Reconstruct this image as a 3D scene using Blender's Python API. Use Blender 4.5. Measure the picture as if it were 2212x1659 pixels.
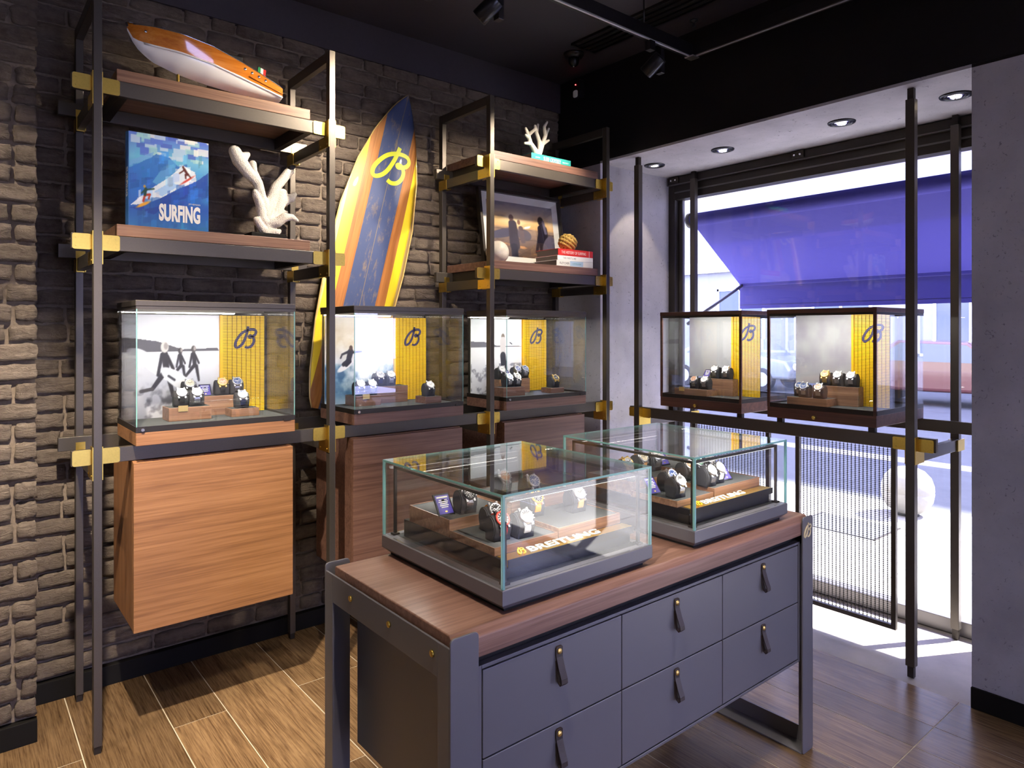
import bpy, bmesh, math, random
import numpy as np
from mathutils import Vector, Matrix, Euler
R = math.radians
random.seed(7)
for o in list(bpy.data.objects): bpy.data.objects.remove(o)
scene = bpy.context.scene
COL = scene.collection

# ------------------------------------------------------------------ camera
cam = bpy.data.objects.new('camera', bpy.data.cameras.new('camera'))
COL.objects.link(cam)
cam.location = (0, 0, 1.55)
cam.rotation_euler = (R(90), 0, R(50.57 - 90))
cam.data.sensor_width = 36
cam.data.lens = 36 * 1472.2 / 2212
cam.data.shift_y = -(829.5 - 714.4) / 2212
cam.data.clip_start = .05
cam.data.clip_end = 200
scene.camera = cam

# ------------------------------------------------------------------ world, sun, exposure
scene.view_settings.view_transform = 'Standard'
scene.view_settings.look = 'None'
scene.view_settings.gamma = 1
scene.view_settings.use_curve_mapping = False
scene.view_settings.exposure = 0.24
try:
    scene.cycles.transparent_max_bounces = 40
    scene.cycles.max_bounces = 12
except Exception:
    pass
W = bpy.data.worlds.new('sky'); scene.world = W; W.use_nodes = True
W.node_tree.nodes['Background'].inputs[0].default_value = (.52, .55, 1.0, 1)
W.node_tree.nodes['Background'].inputs[1].default_value = 10.5
sun = bpy.data.objects.new('sun', bpy.data.lights.new('sun', 'SUN'))
COL.objects.link(sun)
sun.data.energy = 40
sun.data.color = (1, .96, .92)
sun.data.angle = R(.6)
_d = Vector((.88 * math.cos(R(49)), -.48 * math.cos(R(49)), math.sin(R(49))))
sun.rotation_euler = _d.to_track_quat('Z', 'Y').to_euler()

# ------------------------------------------------------------------ materials
def lin(c):
    return tuple((v / 12.92 if v <= .04045 else ((v + .055) / 1.055) ** 2.4) for v in c)
def hx(s):
    return lin(tuple(int(s[i:i + 2], 16) / 255 for i in (0, 2, 4)))
class NT:
    def __init__(s, name):
        s.m = bpy.data.materials.new(name); s.m.use_nodes = True
        s.t = s.m.node_tree; s.n = s.t.nodes; s.l = s.t.links
        s.b = s.n['Principled BSDF']; s.out = s.n['Material Output']
    def add(s, t, **k):
        x = s.n.new(t)
        for a, v in k.items():
            if a.startswith('i_'): x.inputs[a[2:].replace('_', ' ')].default_value = v
            else: setattr(x, a, v)
        return x
    def link(s, a, b): s.l.new(a, b)
    def ramp(s, fac, stops, interp='LINEAR'):
        r = s.add('ShaderNodeValToRGB'); r.color_ramp.interpolation = interp
        e = r.color_ramp.elements
        while len(e) < len(stops): e.new(.5)
        for i, (p, c) in enumerate(stops):
            e[i].position = p; e[i].color = (*c[:3], 1)
        s.link(fac, r.inputs[0]); return r.outputs[0]
    def coords(s, kind, scale=(1, 1, 1), rnd=False):
        if kind == 'Position': src = s.add('ShaderNodeNewGeometry').outputs['Position']
        else: src = s.add('ShaderNodeTexCoord').outputs[kind]
        if rnd:
            oi = s.add('ShaderNodeObjectInfo'); mu = s.add('ShaderNodeVectorMath', operation='SCALE')
            cb = s.add('ShaderNodeCombineXYZ')
            for i in range(3): s.link(oi.outputs['Random'], cb.inputs[i])
            s.link(cb.outputs[0], mu.inputs[0]); mu.inputs[3].default_value = 13.7
            ad = s.add('ShaderNodeVectorMath', operation='ADD'); s.link(src, ad.inputs[0]); s.link(mu.outputs[0], ad.inputs[1]); src = ad.outputs[0]
        mp = s.add('ShaderNodeMapping'); mp.inputs['Scale'].default_value = scale
        s.link(src, mp.inputs[0]); return mp.outputs[0]
    def noise(s, vec, scale, detail=4, rough=.55, dist=0):
        x = s.add('ShaderNodeTexNoise'); x.inputs['Scale'].default_value = scale
        x.inputs['Detail'].default_value = detail; x.inputs['Roughness'].default_value = rough
        x.inputs['Distortion'].default_value = dist
        s.link(vec, x.inputs['Vector']); return x.outputs[0]
    def bump(s, h, strength, dist=.01):
        b = s.add('ShaderNodeBump'); b.inputs['Strength'].default_value = strength
        b.inputs['Distance'].default_value = dist
        s.link(h, b.inputs['Height']); s.link(b.outputs[0], s.b.inputs['Normal'])
    def mixc(s, fac, a, b):
        x = s.add('ShaderNodeMix', data_type='RGBA')
        if isinstance(fac, (int, float)): x.inputs[0].default_value = fac
        else: s.link(fac, x.inputs[0])
        for i, v in ((6, a), (7, b)):
            if isinstance(v, tuple): x.inputs[i].default_value = (*v[:3], 1)
            else: s.link(v, x.inputs[i])
        return x.outputs[2]
def mat(name, c, rough=.5, metal=0, spec=.5, emit=0, coat=0, nz=0, nzs=60, bump=0):
    t = NT(name); b = t.b
    b.inputs['Base Color'].default_value = (*c, 1); b.inputs['Roughness'].default_value = rough
    b.inputs['Metallic'].default_value = metal; b.inputs['Specular IOR Level'].default_value = spec
    b.inputs['Coat Weight'].default_value = coat
    if emit:
        b.inputs['Emission Color'].default_value = (*c, 1); b.inputs['Emission Strength'].default_value = emit
    if nz or bump:
        n = t.noise(t.coords('Object'), nzs, 3)
        if nz:
            col = t.ramp(n, [(.25, tuple(v * (1 - nz) for v in c)), (.75, tuple(min(1, v * (1 + nz)) for v in c))])
            t.link(col, b.inputs['Base Color'])
        if bump: t.bump(n, bump, .002)
    return t.m
def wood(name, dark, mid, light, axis='x', grain=26, rough=.42, coords='Object', rnd=True, fine=120):
    t = NT(name)
    k = {'x': (1.0, grain, grain), 'y': (grain, 1.0, grain), 'z': (grain, grain, 1.0)}[axis]
    v = t.coords(coords, k, rnd)
    n1 = t.noise(v, 1.6, 5, .6, .6)
    k2 = {'x': (3, fine, fine), 'y': (fine, 3, fine), 'z': (fine, fine, 3)}[axis]
    n2 = t.noise(t.coords(coords, k2, rnd), 2.0, 3, .6)
    a = t.ramp(n1, [(.28, dark), (.5, mid), (.72, light)])
    f = t.ramp(n2, [(.35, (0, 0, 0)), (.65, (1, 1, 1))])
    col = t.mixc(.22, a, t.mixc(f, dark, light))
    t.link(col, t.b.inputs['Base Color']); t.b.inputs['Roughness'].default_value = rough
    t.bump(n2, .08, .001)
    return t.m
M = {}
M['walnut'] = wood('walnut', hx('5f4030'), hx('84604a'), hx('a07c62'), 'x', 40)
M['walnut_y'] = wood('walnut_y', hx('5d3520'), hx('8a5534'), hx('a8704a'), 'y')
M['walnut_red'] = wood('walnut_red', hx('54382f'), hx('775649'), hx('8e6d5f'), 'x', 44)
M['walnut_red_y'] = wood('walnut_red_y', hx('57352b'), hx('7d5141'), hx('946657'), 'y')
M['teak'] = wood('teak', hx('765034'), hx('9c6d47'), hx('b4845b'), 'x', 46, .4)
M['teak_z'] = wood('teak_z', hx('765034'), hx('9c6d47'), hx('b4845b'), 'z', 46, .4)
M['darkwood'] = wood('darkwood', hx('3a2019'), hx('583428'), hx('6f4636'), 'x')
M['tabletop'] = wood('tabletop', hx('6a4b40'), hx('8a6556'), hx('a27e6f'), 'x', 44, .38, fine=160)
M['mahogany'] = wood('mahogany', hx('a8540f'), hx('c97620'), hx('de9540'), 'x', 20, .1)
M['mahogany'].node_tree.nodes['Principled BSDF'].inputs['Coat Weight'].default_value = .8

def plank_mat():
    t = NT('plank_tile')
    v = t.coords('Object', (9, 1.1, 9), True)
    n1 = t.noise(v, 2.2, 6, .62, 1.3)
    v2 = t.coords('Object', (90, 3, 90), True); n2 = t.noise(v2, 2, 4, .65)
    a = t.ramp(n1, [(.25, hx('503a27')), (.45, hx('785c40')), (.6, hx('8e7152')), (.78, hx('5f4630'))])
    f = t.ramp(n2, [(.36, (0, 0, 0)), (.6, (1, 1, 1))])
    col = t.mixc(.42, a, t.mixc(f, hx('2c1e14'), hx('9c805c')))
    oi = t.add('ShaderNodeObjectInfo')
    hv = t.add('ShaderNodeHueSaturation'); mr = t.add('ShaderNodeMapRange')
    mr.inputs[3].default_value = .66; mr.inputs[4].default_value = 1.12
    t.link(oi.outputs['Random'], mr.inputs[0]); t.link(mr.outputs[0], hv.inputs['Value']); t.link(col, hv.inputs['Color'])
    t.link(hv.outputs[0], t.b.inputs['Base Color']); t.b.inputs['Roughness'].default_value = .27
    t.bump(n2, .1, .001); return t.m
M['plank'] = plank_mat()
M['grout'] = mat('grout', hx('c9bda8'), .8)
def brick_mat(name, stops):
    t = NT(name)
    n1 = t.noise(t.coords('Position', (2.2, 2.2, 9)), 2.2, 3, .6)
    n2 = t.noise(t.coords('Position'), 38, 6, .65, .4)
    a = t.ramp(n1, stops)
    col = t.mixc(t.ramp(n2, [(.4, (0, 0, 0)), (.75, (.55, .55, .55))]), a, hx('8d8175'))
    t.link(col, t.b.inputs['Base Color']); t.b.inputs['Roughness'].default_value = .82
    t.bump(t.noise(t.coords('Position', (1, 1, 2.6)), 26, 8, .7, 1.0), 1.0, .018); return t.m
M['brick'] = brick_mat('brick', [(.3, hx('574b43')), (.5, hx('6e6157')), (.7, hx('7f7166'))])
M['mortar'] = mat('mortar', hx('7a6d60'), .9, nz=.2, nzs=90, bump=.6)
def concrete(name, c, pit=.5):
    t = NT(name)
    n = t.noise(t.coords('Position', (1, 1, 1)), 3.5, 5, .6)
    a = t.ramp(n, [(.3, tuple(v * .8 for v in c)), (.7, tuple(min(1, v * 1.1) for v in c))])
    n2 = t.noise(t.coords('Position', (1, 1, 1)), 44, 3, .6, 1.5)
    f = t.ramp(n2, [(.29, (1, 1, 1)), (.37, (0, 0, 0))])
    col = t.mixc(f, a, tuple(v * pit for v in c))
    t.link(col, t.b.inputs['Base Color']); t.b.inputs['Roughness'].default_value = .75
    t.bump(n2, .25, .003); return t.m
M['concrete'] = concrete('concrete', hx('aeabb2'))
M['screed'] = concrete('screed', hx('b4aca4'), .85)
M['black'] = mat('black_paint', hx('17151a'), .33, nz=.1)
M['ceil'] = mat('ceiling_paint', hx('37323a'), .6, nz=.08)
M['skirt'] = mat('skirting_black', hx('0e0c0b'), .7, spec=.25)
M['steel'] = mat('dark_bronze_metal', hx('59534d'), .38, .6, nz=.06, nzs=200)
M['steel2'] = mat('black_metal', hx('35302c'), .4, .5)
M['lacquer'] = mat('grey_lacquer', hx('6c6a70'), .36, .15)
M['trackline'] = mat('satin_aluminium', hx('d6d6e0'), .42, .5)
M['gap'] = mat('black_core', hx('0b0a0a'), .7)
M['brass'] = mat('brushed_brass', hx('dcbb5c'), .33, 1, nz=.06, nzs=150)
M['gold'] = mat('gold_metal', hx('ecca7c'), .36, .9)
M['chrome'] = mat('chrome', hx('e6e6ea'), .12, 1)
M['silver'] = mat('steel_polished', hx('c4c4c8'), .3, 1)
M['darksteel'] = mat('black_steel', hx('33343a'), .3, .8)
M['alu'] = mat('anodised_grey', hx('6a6768'), .4, .6)
M['white'] = mat('white_paint', hx('ecebe8'), .4)
M['gloss_white'] = mat('gloss_white', hx('f1efec'), .15, coat=.5)
M['felt'] = mat('grey_suede', hx('4b4d4f'), .95, spec=.1, nz=.12, nzs=220, bump=.2)
M['pillow'] = mat('charcoal_suede', hx('3f3f43'), .9, spec=.15, nz=.1, nzs=260, bump=.2)
M['leather'] = mat('dark_leather', hx('2e211f'), .5, bump=.2, nzs=300)
M['navy'] = mat('navy_print', hx('2b2450'), .5)
M['navyfab'] = mat('navy_strap', hx('20284e'), .7)
M['red'] = mat('red_strap', hx('c32c1c'), .5)
M['orange'] = mat('orange_strap', hx('e58a1c'), .5)
M['whitestrap'] = mat('white_strap', hx('d8d8d6'), .5)
M['tan'] = mat('tan_strap', hx('b98a5a'), .55)
M['blackstrap'] = mat('black_strap', hx('1b1b1e'), .55)
M['yellow'] = mat('yellow_lacquer', hx('f2c216'), .38)
M['amber'] = mat('yellow_plate', hx('f5b414'), .4)
M['letter_white'] = mat('letter_white', hx('e4e2dc'), .5)
M['letter_dark'] = mat('letter_dark', hx('3a3a44'), .5)
for k, c in dict(black='16171b', white='e6e4e0', blue='2c4a86', green='2f6b52', silver='b9babd', copper='c58a62', cream='e9dcc0').items():
    M['dial_' + k] = mat('dial_' + k, hx(c), .3, .1, coat=.5)
M['screen'] = mat('purple_card', hx('5a50a8'), .25)
M['bark'] = mat('bark', hx('50443a'), .9)
def glass(name, tint, refl=1.25, rough=0.0):
    t = NT(name); t.n.remove(t.b)
    lw = t.add('ShaderNodeLayerWeight'); lw.inputs[0].default_value = .5
    p = t.add('ShaderNodeMath', operation='POWER'); t.link(lw.outputs['Facing'], p.inputs[0]); p.inputs[1].default_value = 5
    m = t.add('ShaderNodeMath', operation='MULTIPLY_ADD'); t.link(p.outputs[0], m.inputs[0])
    m.inputs[1].default_value = .96 * refl; m.inputs[2].default_value = .04 * refl
    tr = t.add('ShaderNodeBsdfTransparent'); tr.inputs[0].default_value = (*tint, 1)
    gl = t.add('ShaderNodeBsdfGlossy'); gl.inputs['Roughness'].default_value = rough; gl.inputs[0].default_value = (1, 1, 1, 1)
    mx = t.add('ShaderNodeMixShader'); t.link(m.outputs[0], mx.inputs[0]); t.link(tr.outputs[0], mx.inputs[1]); t.link(gl.outputs[0], mx.inputs[2])
    t.link(mx.outputs[0], t.out.inputs[0]); return t.m
M['glass'] = glass('clear_glass', (.985, .995, .99))
M['glass_win'] = glass('window_glass', (.96, .97, .98), .8)
def edge_glass():
    t = NT('green_glass_edge')
    t.b.inputs['Base Color'].default_value = (*hx('9ad2cc'), 1); t.b.inputs['Roughness'].default_value = .12
    t.b.inputs['Transmission Weight'].default_value = .35; t.b.inputs['IOR'].default_value = 1.3
    return t.m
M['gedge'] = edge_glass()
def awning_mat():
    t = NT('awning_fabric'); t.n.remove(t.b)
    c = hx('5b58a4')
    d = t.add('ShaderNodeBsdfDiffuse'); d.inputs[0].default_value = (*c, 1)
    tr = t.add('ShaderNodeBsdfTranslucent'); tr.inputs[0].default_value = (*c, 1)
    mx = t.add('ShaderNodeMixShader'); mx.inputs[0].default_value = .25
    t.link(d.outputs[0], mx.inputs[1]); t.link(tr.outputs[0], mx.inputs[2]); t.link(mx.outputs[0], t.out.inputs[0]); return t.m
M['awning'] = awning_mat()
def emis(name, c, s):
    t = NT(name); t.n.remove(t.b); e = t.add('ShaderNodeEmission'); e.inputs[0].default_value = (*c, 1); e.inputs[1].default_value = s
    t.link(e.outputs[0], t.out.inputs[0]); return t.m
M['led'] = emis('led_strip', (1, .96, .9), 1.4)
M['lamp'] = emis('lamp_lens', (1, .82, .55), 14)
M['redled'] = emis('red_led', (1, .05, .05), 12)
def print_mat(name, rough=.45, coat=0):
    t = NT(name); a = t.add('ShaderNodeAttribute', attribute_name='print')
    t.link(a.outputs[0], t.b.inputs['Base Color']); t.b.inputs['Roughness'].default_value = rough; t.b.inputs['Coat Weight'].default_value = coat
    return t.m
M['print'] = print_mat('printed_picture')
M['print_gloss'] = print_mat('printed_cover', .3, .3)
def coral_mat():
    t = NT('white_coral'); v = t.add('ShaderNodeTexVoronoi'); v.inputs['Scale'].default_value = 260
    t.link(t.coords('Object'), v.inputs['Vector'])
    c = t.ramp(v.outputs['Distance'], [(.1, hx('efe9df')), (.7, hx('d9cfc0'))]); t.link(c, t.b.inputs['Base Color'])
    t.b.inputs['Roughness'].default_value = .85; t.bump(v.outputs['Distance'], .7, .003); return t.m
M['coral'] = coral_mat()
def board_mat():
    t = NT('painted_board')
    tc = t.coords('Object'); sx = t.add('ShaderNodeSeparateXYZ'); t.link(tc, sx.inputs[0])
    ab = t.add('ShaderNodeMath', operation='ABSOLUTE'); t.link(sx.outputs[0], ab.inputs[0])
    ml = t.add('ShaderNodeMath', operation='MULTIPLY'); t.link(ab.outputs[0], ml.inputs[0]); ml.inputs[1].default_value = 4
    wv = t.coords('Object', (30, 30, 1.2)); n = t.noise(wv, 2, 5, .6, .6)
    wd = t.ramp(n, [(.3, hx('8d5526')), (.7, hx('b67a3e'))]); pw = t.ramp(n, [(.3, hx('d9b878')), (.7, hx('e8cf98'))])
    sc = t.noise(t.coords('Object', (14, 14, 4)), 3, 7, .75); scf = t.ramp(sc, [(.54, (0, 0, 0)), (.7, (.75, .75, .75))])
    blue = t.mixc(scf, hx('3c4a72'), hx('8f7a58'))
    def step(th):
        m = t.add('ShaderNodeMath', operation='GREATER_THAN'); t.link(ml.outputs[0], m.inputs[0]); m.inputs[1].default_value = th * 4; return m.outputs[0]
    c = t.mixc(step(.0016), hx('7d6f5c'), blue)
    c = t.mixc(step(.09), c, wd); c = t.mixc(step(.15), c, t.mixc(n, hx('f0c818'), hx('f7dc3a'))); c = t.mixc(step(.207), c, pw)
    t.link(c, t.b.inputs['Base Color']); t.b.inputs['Roughness'].default_value = .45; t.b.inputs['Coat Weight'].default_value = .12; return t.m
M['board'] = board_mat()
def rope_mat():
    t = NT('manila_rope'); w = t.add('ShaderNodeTexWave'); w.inputs['Scale'].default_value = 90; w.inputs['Distortion'].default_value = 2
    t.link(t.coords('Object'), w.inputs[0]); c = t.ramp(w.outputs[0], [(.2, hx('8d6a2c')), (.8, hx('d9b868'))]); t.link(c, t.b.inputs['Base Color'])
    t.b.inputs['Roughness'].default_value = .85; t.bump(w.outputs[0], .5, .003); return t.m
M['rope'] = rope_mat()
M['marble'] = mat('cream_marble', hx('d8d2c6'), .12, coat=.4, nz=.14, nzs=30)
M['paper'] = mat('paper_pages', hx('cdc4b4'), .8, nz=.1, nzs=400)
M['greypaper'] = mat('grey_cover', hx('7b746c'), .7)
M['teal'] = mat('teal_cover', hx('2f9a94'), .4)
M['redbook'] = mat('red_cover', hx('cf2f28'), .4)
M['paving'] = concrete('paving_stone', hx('918e8b'), .8)
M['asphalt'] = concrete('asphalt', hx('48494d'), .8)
M['stone'] = concrete('pale_stone', hx('8b887f'), .8)
M['facade'] = mat('pale_facade', hx('8f9091'), .8, nz=.06, nzs=4)
M['cream_pl'] = mat('cream_plaster', hx('efece2'), .8)
M['winglass'] = mat('far_window_glass', hx('4f5a6a'), .15)
M['rubber'] = mat('rubber', hx('1c1c1e'), .7)
M['carred'] = mat('car_red', hx('55302e'), .25, coat=.6)
M['cargrey'] = mat('car_grey', hx('8b919c'), .25, .3, coat=.6)
M['rear'] = mat('light_wall', hx('b9b4ae'), .7)

# ------------------------------------------------------------------ builders
OFF = {}
class MB:
    def __init__(s): s.v = []; s.f = []; s.sm = []; s.mi = []; s.cur = 0
    def _add(s, vs, fs, smooth=False):
        b = len(s.v); s.v += [tuple(p) for p in vs]
        for f in fs: s.f.append([b + i for i in f]); s.sm.append(smooth); s.mi.append(s.cur)
        return s
    def box(s, x0, y0, z0, x1, y1, z1):
        x0, x1 = sorted((x0, x1)); y0, y1 = sorted((y0, y1)); z0, z1 = sorted((z0, z1))
        return s._add([(x0, y0, z0), (x1, y0, z0), (x1, y1, z0), (x0, y1, z0), (x0, y0, z1), (x1, y0, z1), (x1, y1, z1), (x0, y1, z1)],
                      [(0, 3, 2, 1), (4, 5, 6, 7), (0, 1, 5, 4), (1, 2, 6, 5), (2, 3, 7, 6), (3, 0, 4, 7)])
    def prism(s, poly, axis, a, b, smooth=False):
        """poly: ccw 2-D points in the two other axes (cyclic order); extruded a..b along axis"""
        def P(p, h):
            return {'x': (h, p[0], p[1]), 'y': (p[0], h, p[1]), 'z': (p[0], p[1], h)}[axis]
        n = len(poly)
        ar = sum(poly[i][0] * poly[(i + 1) % n][1] - poly[(i + 1) % n][0] * poly[i][1] for i in range(n))
        if ar < 0: poly = poly[::-1]
        vs = [P(p, a) for p in poly] + [P(p, b) for p in poly]
        flip = (axis == 'y')
        fs = [tuple(range(n - 1, -1, -1)), tuple(range(n, 2 * n))]
        sd = [(i, (i + 1) % n, n + (i + 1) % n, n + i) for i in range(n)]
        if flip: fs = [f[::-1] for f in fs]; sd = [f[::-1] for f in sd]
        s._add(vs, fs)
        b0 = len(s.v) - 2 * n
        for f in sd: s.f.append([b0 + i for i in f]); s.sm.append(smooth); s.mi.append(s.cur)
        return s
    def rbox(s, x0, y0, x1, y1, z0, z1, r, axis='z', n=5):
        """box with rounded corners in the plane across axis; coords given in that plane's order"""
        pts = []
        for cx, cy, a0 in ((x1 - r, y1 - r, 0), (x0 + r, y1 - r, 90), (x0 + r, y0 + r, 180), (x1 - r, y0 + r, 270)):
            for k in range(n + 1):
                a = R(a0 + 90 * k / n); pts.append((cx + r * math.cos(a), cy + r * math.sin(a)))
        return s.prism(pts, axis, z0, z1)
    def tube(s, pts, r, n=8, closed=False, smooth=True):
        pts = [Vector(p) for p in pts]; m = len(pts)
        rs = r if isinstance(r, (list, tuple)) else [r] * m
        up = Vector((0, 0, 1)); vs = []
        d0 = (pts[1] - pts[0]).normalized()
        if abs(d0.dot(up)) > .95: up = Vector((1, 0, 0))
        for i in range(m):
            if closed: d = (pts[(i + 1) % m] - pts[i - 1]).normalized()
            else: d = (pts[min(i + 1, m - 1)] - pts[max(i - 1, 0)]).normalized()
            a = d.cross(up)
            if a.length < 1e-4: a = d.cross(Vector((0, 1, 0)))
            a.normalize(); b = a.cross(d).normalized(); up = b
            for k in range(n):
                t = 2 * math.pi * k / n; vs.append(pts[i] + (a * math.cos(t) + b * math.sin(t)) * rs[i])
        fs = []
        for i in range(m if closed else m - 1):
            j = (i + 1) % m
            for k in range(n): fs.append((i * n + k, i * n + (k + 1) % n, j * n + (k + 1) % n, j * n + k))
        s._add(vs, fs, smooth)
        if not closed:
            b0 = len(s.v) - len(vs)
            s.f.append([b0 + k for k in range(n - 1, -1, -1)]); s.sm.append(False); s.mi.append(s.cur)
            s.f.append([b0 + (m - 1) * n + k for k in range(n)]); s.sm.append(False); s.mi.append(s.cur)
        return s
    def lathe(s, prof, n=20, M4=None, smooth=True, cap=True):
        """profile of (radius, height) turned about local z, then moved by M4"""
        M4 = M4 or Matrix(); vs = []; fs = []
        for r, z in prof:
            for k in range(n):
                t = 2 * math.pi * k / n; vs.append(M4 @ Vector((r * math.cos(t), r * math.sin(t), z)))
        for i in range(len(prof) - 1):
            for k in range(n): fs.append((i * n + k, i * n + (k + 1) % n, (i + 1) * n + (k + 1) % n, (i + 1) * n + k))
        s._add(vs, fs, smooth)
        if cap:
            b0 = len(s.v) - len(vs)
            for i, rev in ((0, True), (len(prof) - 1, False)):
                if prof[i][0] > 1e-5:
                    f = [b0 + i * n + k for k in range(n)]; s.f.append(f[::-1] if rev else f); s.sm.append(False); s.mi.append(s.cur)
        return s
    def cyl(s, p0, p1, r, n=12): return s.tube([p0, p1], r, n)
    def mesh(s, name, off=(0, 0, 0)):
        me = bpy.data.meshes.new(name)
        o = Vector(off); me.from_pydata([tuple(Vector(p) - o) for p in s.v], [], s.f)
        me.polygons.foreach_set('use_smooth', s.sm); me.polygons.foreach_set('material_index', s.mi); me.update(); return me
    def build(s, name, mats, parent=None, bevel=0, seg=2):
        off = OFF.get(parent.name, (0, 0, 0)) if parent else (0, 0, 0)
        me = s.mesh(name, off)
        for m in (mats if isinstance(mats, (list, tuple)) else [mats]): me.materials.append(M[m] if isinstance(m, str) else m)
        o = bpy.data.objects.new(name, me); COL.objects.link(o)
        if parent: o.parent = parent; OFF[o.name] = off
        if bevel:
            b = o.modifiers.new('bevel', 'BEVEL'); b.width = bevel; b.segments = seg; b.limit_method = 'ANGLE'; b.angle_limit = R(40)
        return o
def tag(o, label=None, cat=None, group=None, kind=None):
    if label: o['label'] = label
    if cat: o['category'] = cat
    if group: o['group'] = group
    if kind: o['kind'] = kind
    return o
def thing(name, label, cat, loc=(0, 0, 0), rotz=0, group=None, local=False):
    o = bpy.data.objects.new(name, None); COL.objects.link(o); o.empty_display_size = .05
    o.location = loc; o.rotation_euler = (0, 0, rotz)
    OFF[o.name] = (0, 0, 0) if local else tuple(loc)
    return tag(o, label, cat, group)
def solo(mb, name, mats, label, cat, loc, group=None, bevel=0, local=False, rot=None):
    me = mb.mesh(name, (0, 0, 0) if local else loc)
    for m in (mats if isinstance(mats, (list, tuple)) else [mats]): me.materials.append(M[m] if isinstance(m, str) else m)
    o = bpy.data.objects.new(name, me); COL.objects.link(o); o.location = loc
    if rot: o.rotation_euler = rot
    if bevel:
        b = o.modifiers.new('bevel', 'BEVEL'); b.width = bevel; b.segments = 2; b.limit_method = 'ANGLE'; b.angle_limit = R(40)
    return tag(o, label, cat, group)
def struct(mb, name, mats, label=None, bevel=0):
    o = mb.build(name, mats, None, bevel); tag(o, label, None, None, 'structure'); return o
def B(*a): return MB().box(*a)
class Frame:
    def __init__(s, loc, rotz=0): s.loc = Vector(loc); s.rz = rotz; s.m = Matrix.Translation(s.loc) @ Matrix.Rotation(rotz, 4, 'Z')
    def pt(s, x, y, z): return tuple(s.m @ Vector((x, y, z)))
_txt = {}
def text_mb(txt, w, h, depth=.0006, thin=0):
    """returns MB of letters lying in XZ plane (x right, z up), facing -y, fitted to w x h, origin at lower left"""
    cu = bpy.data.curves.new('t', 'FONT'); cu.body = txt; cu.extrude = .01; cu.offset = thin; cu.resolution_u = 3
    ob = bpy.data.objects.new('t', cu); COL.objects.link(ob)
    dg = bpy.context.evaluated_depsgraph_get(); me = ob.evaluated_get(dg).to_mesh()
    vs = np.array([v.co[:] for v in me.vertices]); fs = [list(p.vertices) for p in me.polygons]
    bpy.data.objects.remove(ob); bpy.data.curves.remove(cu)
    mn = vs.min(0); mx = vs.max(0)
    X = (vs[:, 0] - mn[0]) / (mx[0] - mn[0]) * w; Z = (vs[:, 1] - mn[1]) / (mx[1] - mn[1]) * h
    Y = -(vs[:, 2] - mn[2]) / max(1e-6, mx[2] - mn[2]) * depth
    mb = MB(); mb._add(list(zip(X, Y, Z)), fs); return mb
def moved(mb, m4):
    mb.v = [tuple(m4 @ Vector(p)) for p in mb.v]; return mb
def emblem_mb(size, depth=.001, w=.095):
    """script capital drawn as one pen stroke, in XZ plane facing -y, centred"""
    pen = [(1372, 276), (1362, 330), (1345, 390), (1318, 450), (1285, 485), (1255, 497), (1240, 480), (1243, 445), (1265, 400), (1300, 355), (1345, 325),
           (1395, 310), (1435, 312), (1452, 335), (1440, 365), (1412, 383), (1388, 392), (1378, 384), (1392, 374), (1415, 384), (1429, 412), (1424, 452), (1400, 485), (1365, 498), (1338, 490)]
    P = [Vector(((x - 1346) / 222, -(y - 388) / 222)) for x, y in pen]
    pts = []
    for i in range(len(P) - 1):
        p0, p1, p2, p3 = P[max(i - 1, 0)], P[i], P[i + 1], P[min(i + 2, len(P) - 1)]
        for k in range(4):
            t = k / 4
            pts.append(.5 * ((2 * p1) + (p2 - p0) * t + (2 * p0 - 5 * p1 + 4 * p2 - p3) * t * t + (3 * p1 - p0 - 3 * p2 + p3) * t ** 3))
    pts.append(P[-1]); mb = MB(); vs = []; n = len(pts)
    for i, p in enumerate(pts):
        d = (pts[min(i + 1, n - 1)] - pts[max(i - 1, 0)]).normalized(); q = Vector((-d.y, d.x)) * w / 2
        for s in (1, -1):
            for y in (0, -depth): vs.append(((p.x + s * q.x) * size, y, (p.y + s * q.y) * size))
    fs = []
    for i in range(n - 1):
        a, b = 4 * i, 4 * i + 4
        fs += [(a + 1, b + 1, b + 3, a + 3), (a, a + 2, b + 2, b), (a, b, b + 1, a + 1), (a + 2, a + 3, b + 3, b + 2)]
    fs += [(0, 1, 3, 2), (4 * n - 4, 4 * n - 2, 4 * n - 1, 4 * n - 3)]
    return mb._add(vs, fs)

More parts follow.
